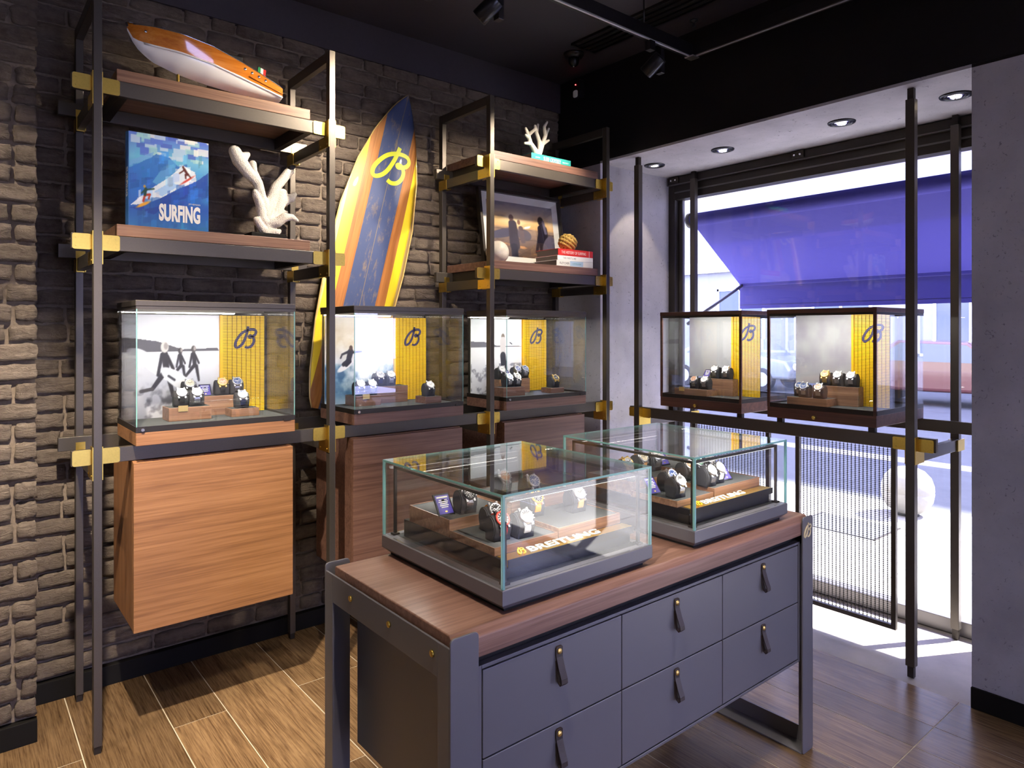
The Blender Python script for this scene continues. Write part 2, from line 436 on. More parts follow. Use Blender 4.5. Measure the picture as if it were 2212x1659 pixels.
# ------------------------------------------------------------------ printed pictures (colour per vertex of a flat sheet)
def vnoise(U, V, s, seed=0):
    rs = np.random.RandomState(seed); g = rs.rand(64, 64)
    x = U * s; y = V * s; xi = np.floor(x).astype(int); yi = np.floor(y).astype(int); fx = x - xi; fy = y - yi
    fx = fx * fx * (3 - 2 * fx); fy = fy * fy * (3 - 2 * fy)
    G = lambda a, b: g[a % 64, b % 64]
    return (G(xi, yi) * (1 - fx) + G(xi + 1, yi) * fx) * (1 - fy) + (G(xi, yi + 1) * (1 - fx) + G(xi + 1, yi + 1) * fx) * fy
def fbm(U, V, s, seed=0, o=4): return sum(vnoise(U * 2 ** k, V * 2 ** k, s, seed + k) * .5 ** (k + 1) for k in range(o)) / (1 - .5 ** o)
class Pic:
    def __init__(s, nx, ny):
        u = np.linspace(0, 1, nx); v = np.linspace(0, 1, ny); s.U, s.V = np.meshgrid(u, v); s.nx, s.ny = nx, ny
        s.c = np.ones((ny, nx, 3)); s.e = 1.2 / min(nx, ny)
    def mix(s, m, col):
        col = np.array(col) if not isinstance(col, np.ndarray) else col
        s.c = s.c * (1 - m[..., None]) + col * m[..., None]; return s
    def poly(s, pts, col, a=1):
        m = np.zeros_like(s.U, bool); n = len(pts)
        for i in range(n):
            x0, y0 = pts[i]; x1, y1 = pts[(i + 1) % n]
            if y0 == y1: continue
            m ^= ((y0 > s.V) != (y1 > s.V)) & (s.U < (x1 - x0) * (s.V - y0) / (y1 - y0) + x0)
        return s.mix(m * a, col)
    def cap(s, a, b, r, col, r2=None, asp=1):
        ax, ay = a; bx, by = b; dx, dy = (bx - ax), (by - ay) * asp
        px, py = s.U - ax, (s.V - ay) * asp
        t = np.clip((px * dx + py * dy) / max(1e-9, dx * dx + dy * dy), 0, 1)
        d = np.hypot(px - t * dx, py - t * dy); rr = r + ((r2 if r2 is not None else r) - r) * t
        return s.mix(np.clip((rr - d) / s.e + .5, 0, 1), col)
    def ell(s, c, rx, ry, col, rot=0):
        x = s.U - c[0]; y = s.V - c[1]; k, q = math.cos(rot), math.sin(rot)
        X = (x * k + y * q) / rx; Y = (-x * q + y * k) / ry
        return s.mix(np.clip((1 - np.hypot(X, Y)) * min(rx, ry) / s.e + .5, 0, 1), col)
    def grad(s, stops):
        v = s.V.ravel(); out = np.stack([np.interp(v, [p for p, c in stops], [c[k] for p, c in stops]) for k in range(3)], 1)
        s.c = out.reshape(s.c.shape); return s
    def sheet(s, w, h, name, parent, loc=(0, 0, 0), rot=(0, 0, 0), material='print'):
        ny, nx = s.ny, s.nx
        V = [(s.U[j, i] * w, 0, s.V[j, i] * h) for j in range(ny) for i in range(nx)]
        F = [(j * nx + i, j * nx + i + 1, (j + 1) * nx + i + 1, (j + 1) * nx + i) for j in range(ny - 1) for i in range(nx - 1)]
        me = bpy.data.meshes.new(name); me.from_pydata(V, [], F)
        at = me.color_attributes.new('print', 'FLOAT_COLOR', 'POINT')
        c = np.clip(s.c.reshape(-1, 3), 0, 1); c = np.where(c <= .04045, c / 12.92, ((c + .055) / 1.055) ** 2.4)
        at.data.foreach_set('color', np.concatenate([c, np.ones((len(c), 1))], 1).ravel())
        me.materials.append(M[material]); o = bpy.data.objects.new(name, me); COL.objects.link(o)
        o.parent = parent; o.location = loc; o.rotation_euler = rot; return o

# ================================================================== THE ROOM
# x runs along the brick wall towards the shop window, y towards the brick wall, z up
XW, YB, ZC = 3.25, 3.455, 3.25
ZS = 2.635                                   # window soffit
NY0, NY1 = .967, 3.05                        # window niche
floor = struct(B(-3.2, -3.4, -.12, XW, YB + .2, -.0012), 'floor', 'grout', 'brown wood look plank floor with pale joints')
colx = [-3.2, -2.832, -2.532, -2.332, -2.032, -1.732, -1.532, -1.232, -.932, -.732, -.432, -.132, .068, .368, .668, .868, 1.168, 1.468, 1.668, 1.968, 2.268, 2.468, 2.768, 2.968, XW]
L = 1.253; plank_cache = {}
for i in range(len(colx) - 1):
    x0, x1 = colx[i] + .002, colx[i + 1] - .002
    odd = colx[i] in (.068, .668, 1.168, 1.668, 2.268, -.732, -1.532, -2.332, -.132)
    ys = 2.89 if odd else (2.89 - 1.88)
    k0 = math.ceil((-3.4 - ys) / L)
    cuts = [-3.4] + [ys + k * L for k in range(k0, 8) if -3.3 < ys + k * L < YB + .1] + [YB + .15]
    for a, b in zip(cuts, cuts[1:]):
        key = (round(x1 - x0, 3), round(b - a, 3))
        if key not in plank_cache:
            me = B(-key[0] / 2, -key[1] / 2 + .002, -.012, key[0] / 2, key[1] / 2 - .002, 0).mesh('plank'); me.materials.append(M['plank']); plank_cache[key] = me
        o = bpy.data.objects.new('plank', plank_cache[key]); COL.objects.link(o); o.parent = floor; o.location = ((x0 + x1) / 2, (a + b) / 2, 0)
struct(B(XW, NY0 - .05, -.12, 4.06, NY1 + .05, -.004), 'floor_niche', 'screed', 'pale screed floor of the window niche')
struct(B(XW, -3.4, -.12, 4.06, .15, -.004), 'floor_entrance', 'paving', 'stone paved threshold of the entrance')
struct(B(-3.2, -3.4, ZC, 4.1, YB + .2, ZC + .1), 'ceiling', 'ceil', 'dark painted ceiling')
wall_back = struct(B(.2, YB, 0, XW + .05, YB + .2, 3.05), 'wall_back', 'mortar', 'grey brown brick slip wall behind the shelving rack')
struct(B(-3.2, YB - .03, 3.05, XW, YB + .2, ZC), 'trim_1', 'ceil', 'dark bulkhead above the brick wall')
wall_left = struct(B(-3.2, 3.155, 0, .245, YB + .2, ZC), 'wall_left', 'mortar', 'projecting brick pier at the left edge')
struct(B(-3.3, -3.4, 0, -3.2, YB, ZC), 'wall_far_left', 'rear', 'plain pale wall out of view')
struct(MB().box(-3.2, -3.5, 0, .2, -3.4, ZC).box(.2, -3.5, 2.5, 1.5, -3.4, ZC).box(1.5, -3.5, 0, 4.06, -3.4, ZC), 'wall_rear', 'rear', 'pale wall behind the camera with an opening added for daylight fill')
# window wall: concrete jambs, black beam, concrete soffit
struct(B(XW, NY1, 0, 4.06, YB + .2, ZS), 'wall_window', 'concrete', 'pale concrete jamb left of the shop window')
struct(B(XW, .15, 0, 4.06, NY0, ZS), 'wall_right', 'concrete', 'concrete pier at the right edge')
struct(B(XW - .002, NY0, ZS, 4.06, NY1, ZS + .014), 'trim_2', 'concrete', 'concrete soffit over the window niche')
struct(B(XW - .001, -3.4, ZS + .014, 4.06, YB + .2, ZC), 'wall_beam', 'black', 'black beam above the shop window')
struct(B(XW, .15, ZS, 4.06, NY0, ZS + .014), 'trim_3', 'black')
struct(B(XW, -3.4, ZS, 4.06, .15, ZS + .014), 'trim_4', 'black')
struct(B(XW, NY1, ZS, 4.06, YB + .2, ZS + .014), 'trim_5', 'black')
# skirtings
struct(B(.255, YB - .035, 0, XW, YB, .085), 'baseboard_back', 'skirt', 'black skirting under the brick wall', .002)
struct(B(-3.2, 3.12, 0, .25, 3.155, .085), 'baseboard_left', 'skirt', 'black skirting under the brick pier', .002)
struct(B(XW - .014, .15, 0, XW, NY0, .085), 'baseboard_right', 'skirt', 'black skirting under the concrete pier', .002)

# ---- bricks
rb = random.Random(3)
def brick_mesh(Lb, Hb, D, seed):
    r = random.Random(seed); nx, nz = 7, 4; P = {}; vs = []
    for j in range(nz + 1):
        for i in range(nx + 1):
            e = i in (0, nx) or j in (0, nz); c = i in (0, nx) and j in (0, nz)
            x = -Lb / 2 + Lb * i / nx; z = -Hb / 2 + Hb * j / nz
            y = -D + r.uniform(-.0045, .0045)
            if e:
                y += .0035; x += r.uniform(-.004, .003); z += r.uniform(-.0035, .003)
            if c: y += .003; x *= .985; z *= .92
            P[i, j] = len(vs); vs.append((x, y, z))
    fs = [(P[i, j], P[i + 1, j], P[i + 1, j + 1], P[i, j + 1]) for j in range(nz) for i in range(nx)]
    ring = [(i, 0) for i in range(nx)] + [(nx, j) for j in range(nz)] + [(i, nz) for i in range(nx, 0, -1)] + [(0, j) for j in range(nz, 0, -1)]
    bk = {}
    for k in ring:
        x, y, z = vs[P[k]]; bk[k] = len(vs); vs.append((x * 1.01, .004, z * 1.02))
    for a, b in zip(ring, ring[1:] + ring[:1]): fs.append((P[b], P[a], bk[a], bk[b]))
    mb = MB(); mb._add(vs, fs, True); return mb
CH = .0744
var = {}
def get_brick(Lk, D):
    k = (Lk, D, rb.randrange(6))
    if k not in var:
        mb = brick_mesh(Lk, .0625, D, hash((int(Lk * 1000), int(D * 1000), k[2])) % 9999); me = mb.mesh('brick'); me.materials.append(M['brick']); var[k] = (me, mb)
    return var[k]
def lay(wall, x0, x1, z0, z1, y, D, limit, near):
    spots = []; row = 0; z = z0
    while z + .055 < z1:
        x = x0 if row % 2 == 0 else x0 - .115
        x += rb.uniform(-.02, .02) if row % 2 else 0
        while x < x1 - .02:
            Lb = .215 if rb.random() > .2 else .105
            a, b = max(x, x0), min(x + Lb, x1)
            if b - a > .04:
                Lk = min((.215, .16, .105, .06), key=lambda q: abs(q - (b - a)))
                spots.append(((a + b) / 2, z + CH / 2, Lk, (b - a) / Lk))
            x += Lb + .014
        z += CH; row += 1
    spots.sort(key=near); rest = MB()
    for n, (x, z, Lk, sx) in enumerate(spots):
        me, mb = get_brick(Lk, D); tilt = rb.uniform(-.025, .025); dy = rb.uniform(-.004, .006); flip = rb.choice((1, -1))
        m = Matrix.Translation((x, y + dy, z)) @ Matrix.Rotation(tilt, 4, 'Y') @ Matrix.Diagonal((sx, 1, rb.uniform(.93, 1.05), 1))
        if n < limit:
            o = bpy.data.objects.new('brick', me); COL.objects.link(o); o.parent = wall; o.matrix_local = m
        else: rest._add([tuple(m @ Vector(p)) for p in mb.v], mb.f, True)
    if rest.v:
        o = rest.build('brick_field', 'brick', wall); tag(o, kind='stuff')
def hid(s):
    x, z = s[0], s[1]; h = x * .9 + abs(z - 1.6) * .15
    for a in (.5, 1.4, 2.3):
        if a < x < a + .66 and .42 < z < 1.62: h += 3
    return h
lay(wall_back, .262, XW - .004, .092, 3.05, YB + .002, .024, 300, hid)
lay(wall_left, -.62, .25, .092, 3.24, 3.157, .026, 300, lambda s: -s[0])

# ---- shop window (frame at x ~ 4)
w1 = thing('window_1', None, None, (4.0, NY1, 0)); w1['kind'] = 'structure'; w1['label'] = 'tall shop window with dark metal frame'
XF = 3.955
B(XF, NY1 - .055, 0, 4.04, NY1, ZS).build('frame_stile', 'steel2', w1, .003)
B(XF, NY0, 0, 4.04, NY0 + .05, ZS).build('frame_stile', 'steel2', w1, .003)
B(XF, NY0 + .05, 0, 4.04, NY1 - .055, .075).build('frame_sill', 'alu', w1, .003)
B(XF, NY0 + .05, ZS - .16, 4.04, NY1 - .055, ZS).build('frame_head', 'steel2', w1, .003)
B(XF - .004, NY0 + .05, ZS - .115, XF, NY1 - .055, ZS - .105).build('bead', 'alu', w1)
B(XF + .05, NY1 - .085, .075, 4.03, NY1 - .055, ZS - .16).build('mullion', 'alu', w1)
B(4.0, NY0 + .05, .075, 4.01, NY1 - .085, ZS - .16).build('pane', 'glass_win', w1)
br = thing('blind_rail', 'dark roller rail with small bolted clips under the window head', 'rail', (3.93, 2.0, ZS - .05))
B(3.93, NY0 + .01, ZS - .055, 3.955, NY1 - .01, ZS - .004).build('rail', 'steel2', br, .004)
B(3.928, NY0 + .01, ZS - .06, 3.955, NY1 - .01, ZS - .055).build('lip', 'alu', br)
for yy in (2.98, 2.07):
    c = B(3.918, yy - .04, ZS - .05, 3.93, yy + .04, ZS - .004).build('clip', 'steel2', br, .003)
    for s in (-.018, .018): MB().cyl((3.918, yy + s, ZS - .03), (3.911, yy + s, ZS - .03), .006, 8).build('bolt', 'chrome', c)
# entrance glazing, seen only in reflections
w2 = thing('window_2', None, None, (4.0, .15, 0)); w2['kind'] = 'structure'; w2['label'] = 'glazed entrance right of the concrete pier'
for yy in (-3.4, -2.45, -1.2, .1): B(XF, yy, 0, 4.04, yy + .05, ZS).build('frame_stile', 'steel2', w2)
B(XF, -3.35, ZS - .08, 4.04, .1, ZS).build('frame_head', 'steel2', w2)
for a, b in ((-3.35, -2.45), (-2.4, -1.2), (-1.15, .1)): B(4.0, a, .0, 4.01, b, ZS - .08).build('pane', 'glass_win', w2)

w3 = thing('fill_window', None, None, (.4, -3.45, 0)); w3['kind'] = 'structure'; w3['label'] = 'unseen glazing added behind the camera for violet fill light'  # unseen shop front, put in to bring violet daylight into the room
for xx in (.2, .82, 1.45): B(xx, -3.49, 0, xx + .05, -3.41, 2.5).build('frame_stile', 'steel2', w3)
for a, b in ((.25, .82), (.87, 1.45)): B(a, -3.455, 0, b, -3.445, 2.5).build('pane', 'glass_win', w3)
struct(B(-8, -12, -.2, 4.06, -3.5, -.03), 'floor_forecourt', 'paving', 'stone forecourt behind the camera')
# ================================================================== CEILING FITTINGS
tr = thing('lighting_track', 'black suspended lighting track turning a corner below the ceiling', 'lighting track', (3.1, 2.235, 3.03))
B(-2.6, 2.217, 3.03, 3.118, 2.253, 3.095).build('track_bar', 'black', tr, .002)
B(3.082, -2.5, 3.03, 3.118, 2.217, 3.095).build('track_bar', 'black', tr, .002)
B(-2.6, 2.2225, 3.026, 3.08, 2.232, 3.031).build('silver_glint', 'trackline', tr)  # pale metal strip stands in for the bright reflection along the groove
B(3.09, -2.5, 3.026, 3.097, 2.2, 3.031).build('silver_glint', 'trackline', tr)
MB().box(3.06, 2.2, 3.022, 3.12, 2.255, 3.03).build('corner_joint', 'silver', tr, .003)
for x in (-1.8, 0, 1.4, 2.7): MB().cyl((x, 2.235, 3.095), (x, 2.235, ZC), .004, 6).build('hanger_rod', 'black', tr)
def spot_fixture(x, y, z, aim, label, energy, size=70, col=(1, .85, .66), blend=.8, ztop=3.03, soft=.03):
    """track spotlight: box adapter, arm, tilted cylinder head; carries its own lamp"""
    t = thing('track_spotlight', label, 'spotlight', (x, y, ztop), 0, 'track spotlights')
    B(x - .02, y + .0, ztop - .05, x + .02, y + .035, ztop - .002).build('adapter', 'black', t, .002)
    ax = x + .058; B(ax - .014, y - .018, z - .03, ax + .014, y + .018, ztop - .03).build('arm', 'black', t, .002)
    d = (Vector(aim) - Vector((x, y, z))).normalized(); q = d.to_track_quat('-Z', 'Y').to_matrix().to_4x4()
    m4 = Matrix.Translation((x, y, z)) @ q
    h = MB().lathe([(.0, .055), (.034, .055), (.0365, .05), (.0365, -.05), (.033, -.053), (.033, -.03)], 24, m4, True, False).build('head', 'darksteel', t)
    MB().lathe([(.0, -.031), (.0325, -.031)], 24, m4, True, False).build('lens', 'lamp', h)
    MB().cyl((x + .034, y, z), (ax - .012, y, z), .006, 8).build('pivot', 'chrome', t)
    la = bpy.data.lights.new('lamp', 'SPOT'); la.energy = energy; la.spot_size = R(size); la.spot_blend = blend; la.color = col; la.shadow_soft_size = soft
    lo = bpy.data.objects.new('lamp', la); COL.objects.link(lo); lo.parent = t
    lo.location = Vector((x, y, z)) + d * .056 - Vector((x, y, ztop)); lo.rotation_euler = q.to_euler()
    return t
spot_fixture(1.72, 2.25, 2.885, (1.05, 3.35, 1.9), 'track spotlight at the top of the picture, tilted towards the brick wall', 110, 85)
spot_fixture(2.755, 2.222, 2.9, (2.45, 3.35, 2.0), 'track spotlight near the corner of the lighting track', 90, 70)
spot_fixture(1.43, 2.25, 2.90, (1.75, 3.4, 2.1), 'track spotlight cut off by the top edge of the picture', 90, 60)
# lamps of the same kind further along, out of the frame
spot_fixture(.22, 1.75, 2.95, (.5, 2.9, .5), 'track spotlight out of view lighting the left of the rack', 470, 56)
spot_fixture(-.35, 2.55, 2.95, (-.1, 3.15, 1.0), 'track spotlight out of view lighting the brick pier', 88, 85)
spot_fixture(.6, .9, 2.95, (1.3, 1.6, .9), 'track spotlight out of view lighting the showcases', 120, 60, (1, .88, .72))
spot_fixture(2.1, .7, 2.95, (2.0, 1.6, .9), 'track spotlight out of view lighting the far showcase', 90, 55, (1, .9, .78))
for x, y, ax_, ay_ in ((-1.6, -.6, -2.6, -1.5), (.4, -1.4, .2, -3.0), (1.9, -1.3, 2.1, -3.0), (-1.5, 1.4, -2.8, 1.6)):  # added fill lamps, bounced off the pale walls for ambient light
    spot_fixture(x, y, 2.95, (ax_, ay_, .9), 'added fill spotlight out of view behind the camera, %s' % ('over the far left wall' if ay_ < -1 and ax_ < -2 else 'over the rear window' if ax_ > 1 else 'over the rear wall' if ay_ < 0 else 'beside the brick pier'), 110, 110, (1, .95, .9))
av = thing('air_diffuser', 'dark slotted air diffuser in the ceiling', 'vent', (2.925, 2.0, ZC))
B(2.83, 1.2, ZC - .004, 3.02, 2.89, ZC).build('plate', 'gap', av)
for x in (2.83, 2.876, 2.922, 2.968, 3.012): B(x, 1.2, ZC - .014, x + .012, 2.89, ZC - .002).build('slat', 'black', av)
for y in (1.2, 2.88): B(2.83, y, ZC - .015, 3.024, y + .012, ZC - .002).build('end_bar', 'black', av)
cc = thing('dome_camera', 'small dark dome security camera on the ceiling', 'camera', (2.95, 2.99, ZC))
MB().lathe([(.0, ZC - .03), (.05, ZC - .028), (.062, ZC - .01), (.064, ZC)], 24, Matrix.Translation((2.95, 2.99, 0))).build('housing', 'black', cc)
MB().lathe([(.0, ZC - .085), (.016, ZC - .08), (.028, ZC - .066), (.033, ZC - .045), (.033, ZC - .028)], 20, Matrix.Translation((2.95, 2.99, 0))).build('dome', 'darksteel', cc)
MB().lathe([(.0, ZC - .0865), (.012, ZC - .083)], 14, Matrix.Translation((2.945, 2.985, 0))).build('lens', 'chrome', cc)
ms = thing('motion_sensor', 'black motion sensor with white lens and red light in the corner', 'sensor', (XW, 3.226, 3.09))
MB().rbox(3.19, 3.09, 3.262, 3.215, XW - .05, XW, .01, 'x').build('case', 'black', ms)
MB().rbox(3.207, 3.098, 3.245, 3.145, XW - .056, XW - .048, .012, 'x').build('lens', 'white', ms)
MB().cyl((XW - .053, 3.226, 3.182), (XW - .048, 3.226, 3.182), .0035, 8).build('indicator', 'redled', ms)
sp = thing('sprinkler', 'tiny sprinkler head under the dark ceiling', 'sprinkler', (3.14, 2.25, ZC))
MB().lathe([(.0, ZC - .04), (.012, ZC - .038), (.006, ZC - .03), (.005, ZC - .012), (.022, ZC - .006), (.024, ZC)], 14, Matrix.Translation((3.14, 2.25, 0))).build('head', 'darksteel', sp)
for n, (x, y) in enumerate(((3.56, 2.858), (3.566, 2.351), (3.577, 1.65), (3.576, 1.127))):
    t = thing('downlight', ('recessed downlight nearest the brick wall in the concrete soffit', 'second recessed downlight from the brick wall in the soffit', 'third recessed downlight from the brick wall in the soffit', 'recessed downlight half hidden by the right pier')[n], 'downlight', (x, y, ZS), 0, 'downlights in the soffit')
    m4 = Matrix.Translation((x, y, 0))
    MB().lathe([(.036, ZS - .001), (.04, ZS - .006), (.046, ZS - .006), (.048, ZS - .003), (.052, ZS - .003), (.055, ZS - .008), (.066, ZS - .006), (.068, ZS)], 28, m4, True, False).build('rim', 'darksteel', t)
    MB().lathe([(.024, ZS - .004), (.03, ZS - .010), (.036, ZS - .004)], 24, m4, True, False).build('baffle', 'chrome', t)
    MB().lathe([(.0, ZS - .005), (.024, ZS - .005)], 20, m4, True, False).build('lens', 'lamp', t)
    la = bpy.data.lights.new('lamp', 'SPOT'); la.energy = 14; la.spot_size = R(70); la.color = (1, .85, .62); la.shadow_soft_size = .02
    lo = bpy.data.objects.new('lamp', la); COL.objects.link(lo); lo.parent = t; lo.location = (0, 0, -.012)

# ================================================================== WALL RACK
PX = [.413, 1.325, 2.236, 3.144]                 # post centres
YF, YR = 2.885, 3.345                            # front faces of front and rear posts
rack = thing('shelving_rack', 'dark bronze metal shelving rack with brass brackets along the brick wall', 'shelving', (.413, YF, 0))
hw = .014
def foot(mb, x, y, ext):                          # stepped adjustable foot
    mb.box(x - hw + .003, y + .003, 0, x + hw - .003, y + .032, .03); return mb
for i, x in enumerate(PX):
    for y in (YF, YR):
        top = 2.812
        p = B(x - hw, y, .028, x + hw, y + .035, top).build('post', 'steel', rack, .0015)
        B(x - hw + .003, y + .004, 0, x + hw - .003, y + .031, .03).build('foot', 'steel2', p)
    B(x - hw, YF + .035, 2.764, x + hw, YR, 2.812).build('top_bar', 'steel', rack, .0015)
def bracket(x, zr, zs):
    """brass joint on one front post: two ears on the rail and a plate on each side of the post"""
    mb = MB()
    for s in (-1, 1):
        a, b = x + s * (hw + .002), x + s * (hw + .062)
        mb.rbox(min(a, b), zr - .002, max(a, b), zr + .056, YF + .031, YF + .0345, .008, 'y')
        for zz in (.012, .042): mb.cyl((x + s * (hw + .05), YF + .0312, zr + zz), (x + s * (hw + .05), YF + .029, zr + zz), .0035, 8)
        xa = x + s * hw; xb = x + s * (hw + .003)
        mb.box(xa, YF + .001, zs - .003, xb, YF + .05, zr + .066)
        mb.box(xa, YF + .05, zs - .003, xb, YF + .108, zr - .006)
        for yy in (.02, .09): mb.cyl((xb, YF + yy, zs + .012), (xb + s * .0025, YF + yy, zs + .012), .0035, 8)
    return mb
def rear_bracket(x, zr, zs):
    mb = MB()
    for s in (-1, 1):
        xa = x + s * hw; xb = x + s * (hw + .003)
        mb.box(xa, YR - .045, zs - .004, xb, YR + .034, zr - .002)
        a, b = x + s * (hw + .001), x + s * (hw + .034)
    mb.box(x - hw - .003, YR - .0285, zs - .004, x + hw + .003, YR - .0255, zr + .03)
    return mb
RH = .06
levels = {0: [2.434, 1.85, 1.058], 1: [2.434, 1.85, 1.058], 2: [2.43, 1.832, 1.052], 3: [2.43, 1.832, 1.052]}
for i, x in enumerate(PX):
    for zr in levels[i]:
        zs = zr - .053
        B(x - hw + .001, YF + .035, zs, x + hw - .001, YR, zr - .001).build('side_bar', 'steel', rack, .0015)
        bracket(x, zr, zs).build('bracket', 'brass', rack)
        rear_bracket(x, zr, zs).build('rear_bracket', 'brass', rack)
def rails(x0, x1, z, xr0=None):
    for y in (YF + .0355, YR - .0255):
        B(x0 if y < 3 else (xr0 or x0), y, z, x1, y + .025, z + RH - .004).build('rail', 'steel', rack, .0015)
for (x0, x1, lv, a, b) in ((.335, 1.388, levels[0][:2], .479, 1.262), (2.165, 3.17, levels[2][:2], 2.268, 3.09)):
    for z in lv:
        rails(x0, x1, z)
        for xc in (a + .01, b - .04): B(xc, YF + .061, z + .002, xc + .03, YR - .026, z + RH - .005).build('cross_beam', 'steel2', rack)
        wood_m = 'walnut' if x0 < 1 else 'walnut_red'
        MB().box(a, YF + .036, z + RH - .003, b if x0 > 1 else 1.236, YR + .02, z + RH + .042).build('shelf_board', wood_m, rack, .002)
rails(.335, 3.17, 1.056)

# ================================================================== HANGING CABINETS
for n, (x0, x1) in enumerate(((.529, 1.143), (1.427, 2.04), (2.319, 2.936))):
    lab = ('warm teak veneer box cabinet under the leftmost display case', 'brown veneer box cabinet under the middle display case', 'brown veneer box cabinet under the display case nearest the window')[n]
    c = thing('hanging_cabinet', lab, 'cabinet', (x0, 2.95, .41), 0, 'veneer cabinets under the rack')
    wm = 'teak' if n == 0 else 'walnut_red'
    y0 = YF + .0
    B(x0 + .001, y0 + .02, .41, x1 - .001, 3.30, 1.054).build('body', 'teak_z' if n == 0 else 'walnut_red', c, .002)
    B(x0, y0, .408, x1, y0 + .019, 1.05).build('door', wm, c, .0015)

# ================================================================== DISPLAY CASES ON THE RACKS
def poster_blur(seed):
    p = Pic(48, 60); p.grad([(0, (.64, .64, .66)), (1, (.68, .69, .70))])
    n = fbm(p.U, p.V, 3, seed); p.mix(np.clip((n - .45) * 2, 0, 1), (.56, .54, .60)); return p
def pic_beach():
    p = Pic(130, 160); p.grad([(0, (.62, .62, .66)), (.28, (.80, .80, .83)), (.62, (.95, .95, .96)), (.75, (.93, .93, .95)), (1, (.87, .87, .89))])
    p.poly([(0, .64), (0, .78), (.12, .77), (.35, .74), (.6, .66), (.98, .67), (1, .64)], (.36, .35, .38)); n = fbm(p.U, p.V, 12, 3)
    p.mix(((p.V < .36) * np.clip((n - .5) * 5, 0, 1)) * np.clip((.36 - p.V) * 5, 0, 1), (.38, .38, .42))
    p.mix((p.V < .64) * (p.V > .36) * np.clip((n - .62) * 3, 0, 1) * .4, (.6, .6, .63))
    W_, D_ = (.97, .97, .97), (.16, .15, .18)
    def runner(x, y, s, board=True, hair=(.85, .83, .8)):
        if board: p.ell((x - .02 * s, y - .01), .33 * s, .075 * s, W_, -.55)
        p.cap((x, y + .15 * s), (x + .02 * s, y - .02), .036 * s, D_, .034 * s)
        p.cap((x - .03 * s, y + .15 * s), (x - .07 * s, y - .06 * s), .018 * s, D_); p.cap((x + .03 * s, y + .13 * s), (x + .09 * s, y + .0), .018 * s, D_)
        p.cap((x, y - .03), (x - .13 * s, y - .2 * s), .03 * s, D_, .02 * s); p.cap((x - .13 * s, y - .2 * s), (x - .25 * s, y - .22 * s), .018 * s, (.3, .29, .31))
        p.cap((x + .03, y - .03), (x + .09 * s, y - .28 * s), .03 * s, D_, .018 * s)
        p.ell((x, y + .225 * s), .042 * s, .058 * s, hair); p.ell((x + .012, y + .235 * s), .022 * s, .035 * s, (.66, .62, .6))
    runner(.72, .52, .62, False, (.3, .28, .28)); runner(.58, .52, .55, False, (.2, .19, .2)); runner(.42, .47, .95)
    p.ell((.55, .36), .2, .07, W_, -.6); p.ell((.16, .62), .12, .05, (.9, .9, .92), -.3)
    p.poly([(.7, .24), (.78, .26), (.74, .31)], (.3, .3, .33)); p.cap((.46, .40), (.52, .36), .012, (.25, .25, .28)); return p
def pic_wave():
    p = Pic(130, 160); p.grad([(0, (.86, .89, .92)), (.1, (.25, .42, .58)), (.42, (.22, .40, .55)), (.47, (.82, .82, .85)), (.7, (.86, .80, .70)), (.85, (.80, .72, .60)), (1, (.93, .90, .84))])
    n = fbm(p.U, p.V, 9, 11, 5); p.mix((p.V < .47) * np.clip((n - .42) * 3, 0, 1) * .7, (.55, .7, .8))
    sp_ = np.clip(1.5 - np.hypot((p.U - .66) / .5, (p.V - .5) / .42) * 1.5 + (n - .5) * 1.6, 0, 1); p.mix(sp_, (.97, .97, .97))
    m2 = np.clip((fbm(p.U, p.V, 5, 21) - .5) * 4, 0, 1) * (p.V > .6); p.mix(m2 * .5, (.95, .92, .88))
    p.ell((.28, .43), .12, .035, (.95, .93, .93), .5); D_ = (.13, .13, .2)
    p.cap((.36, .60), (.33, .50), .04, D_, .035); p.cap((.33, .5), (.26, .455), .025, D_); p.cap((.35, .49), (.30, .45), .025, D_)
    p.cap((.36, .59), (.52, .60), .016, D_, .01); p.cap((.33, .6), (.24, .57), .016, D_, .012); p.cap((.24, .57), (.22, .53), .011, D_); p.ell((.365, .645), .025, .028, (.3, .22, .2)); return p
def pic_shore():
    p = Pic(120, 150); p.grad([(0, (.78, .78, .80)), (.3, (.86, .86, .88)), (.5, (.94, .94, .95)), (1, (.92, .95, .96))])
    p.poly([(0, .62), (0, .70), (.3, .69), (.5, .64), (1, .63), (1, .62)], (.42, .42, .46)); n = fbm(p.U, p.V, 16, 5)
    p.mix((p.V < .4) * np.clip((n - .52) * 6, 0, 1) * .8, (.45, .45, .5)); D_ = (.2, .2, .24)
    p.ell((.62, .76), .035, .045, (.5, .45, .42)); p.cap((.62, .70), (.62, .52), .06, (.82, .8, .8), .05)
    p.cap((.62, .5), (.63, .42), .055, D_); p.cap((.60, .42), (.60, .2), .022, D_, .014); p.cap((.67, .42), (.68, .2), .022, D_, .014); p.cap((.76, .68), (.8, .66), .008, D_); return p
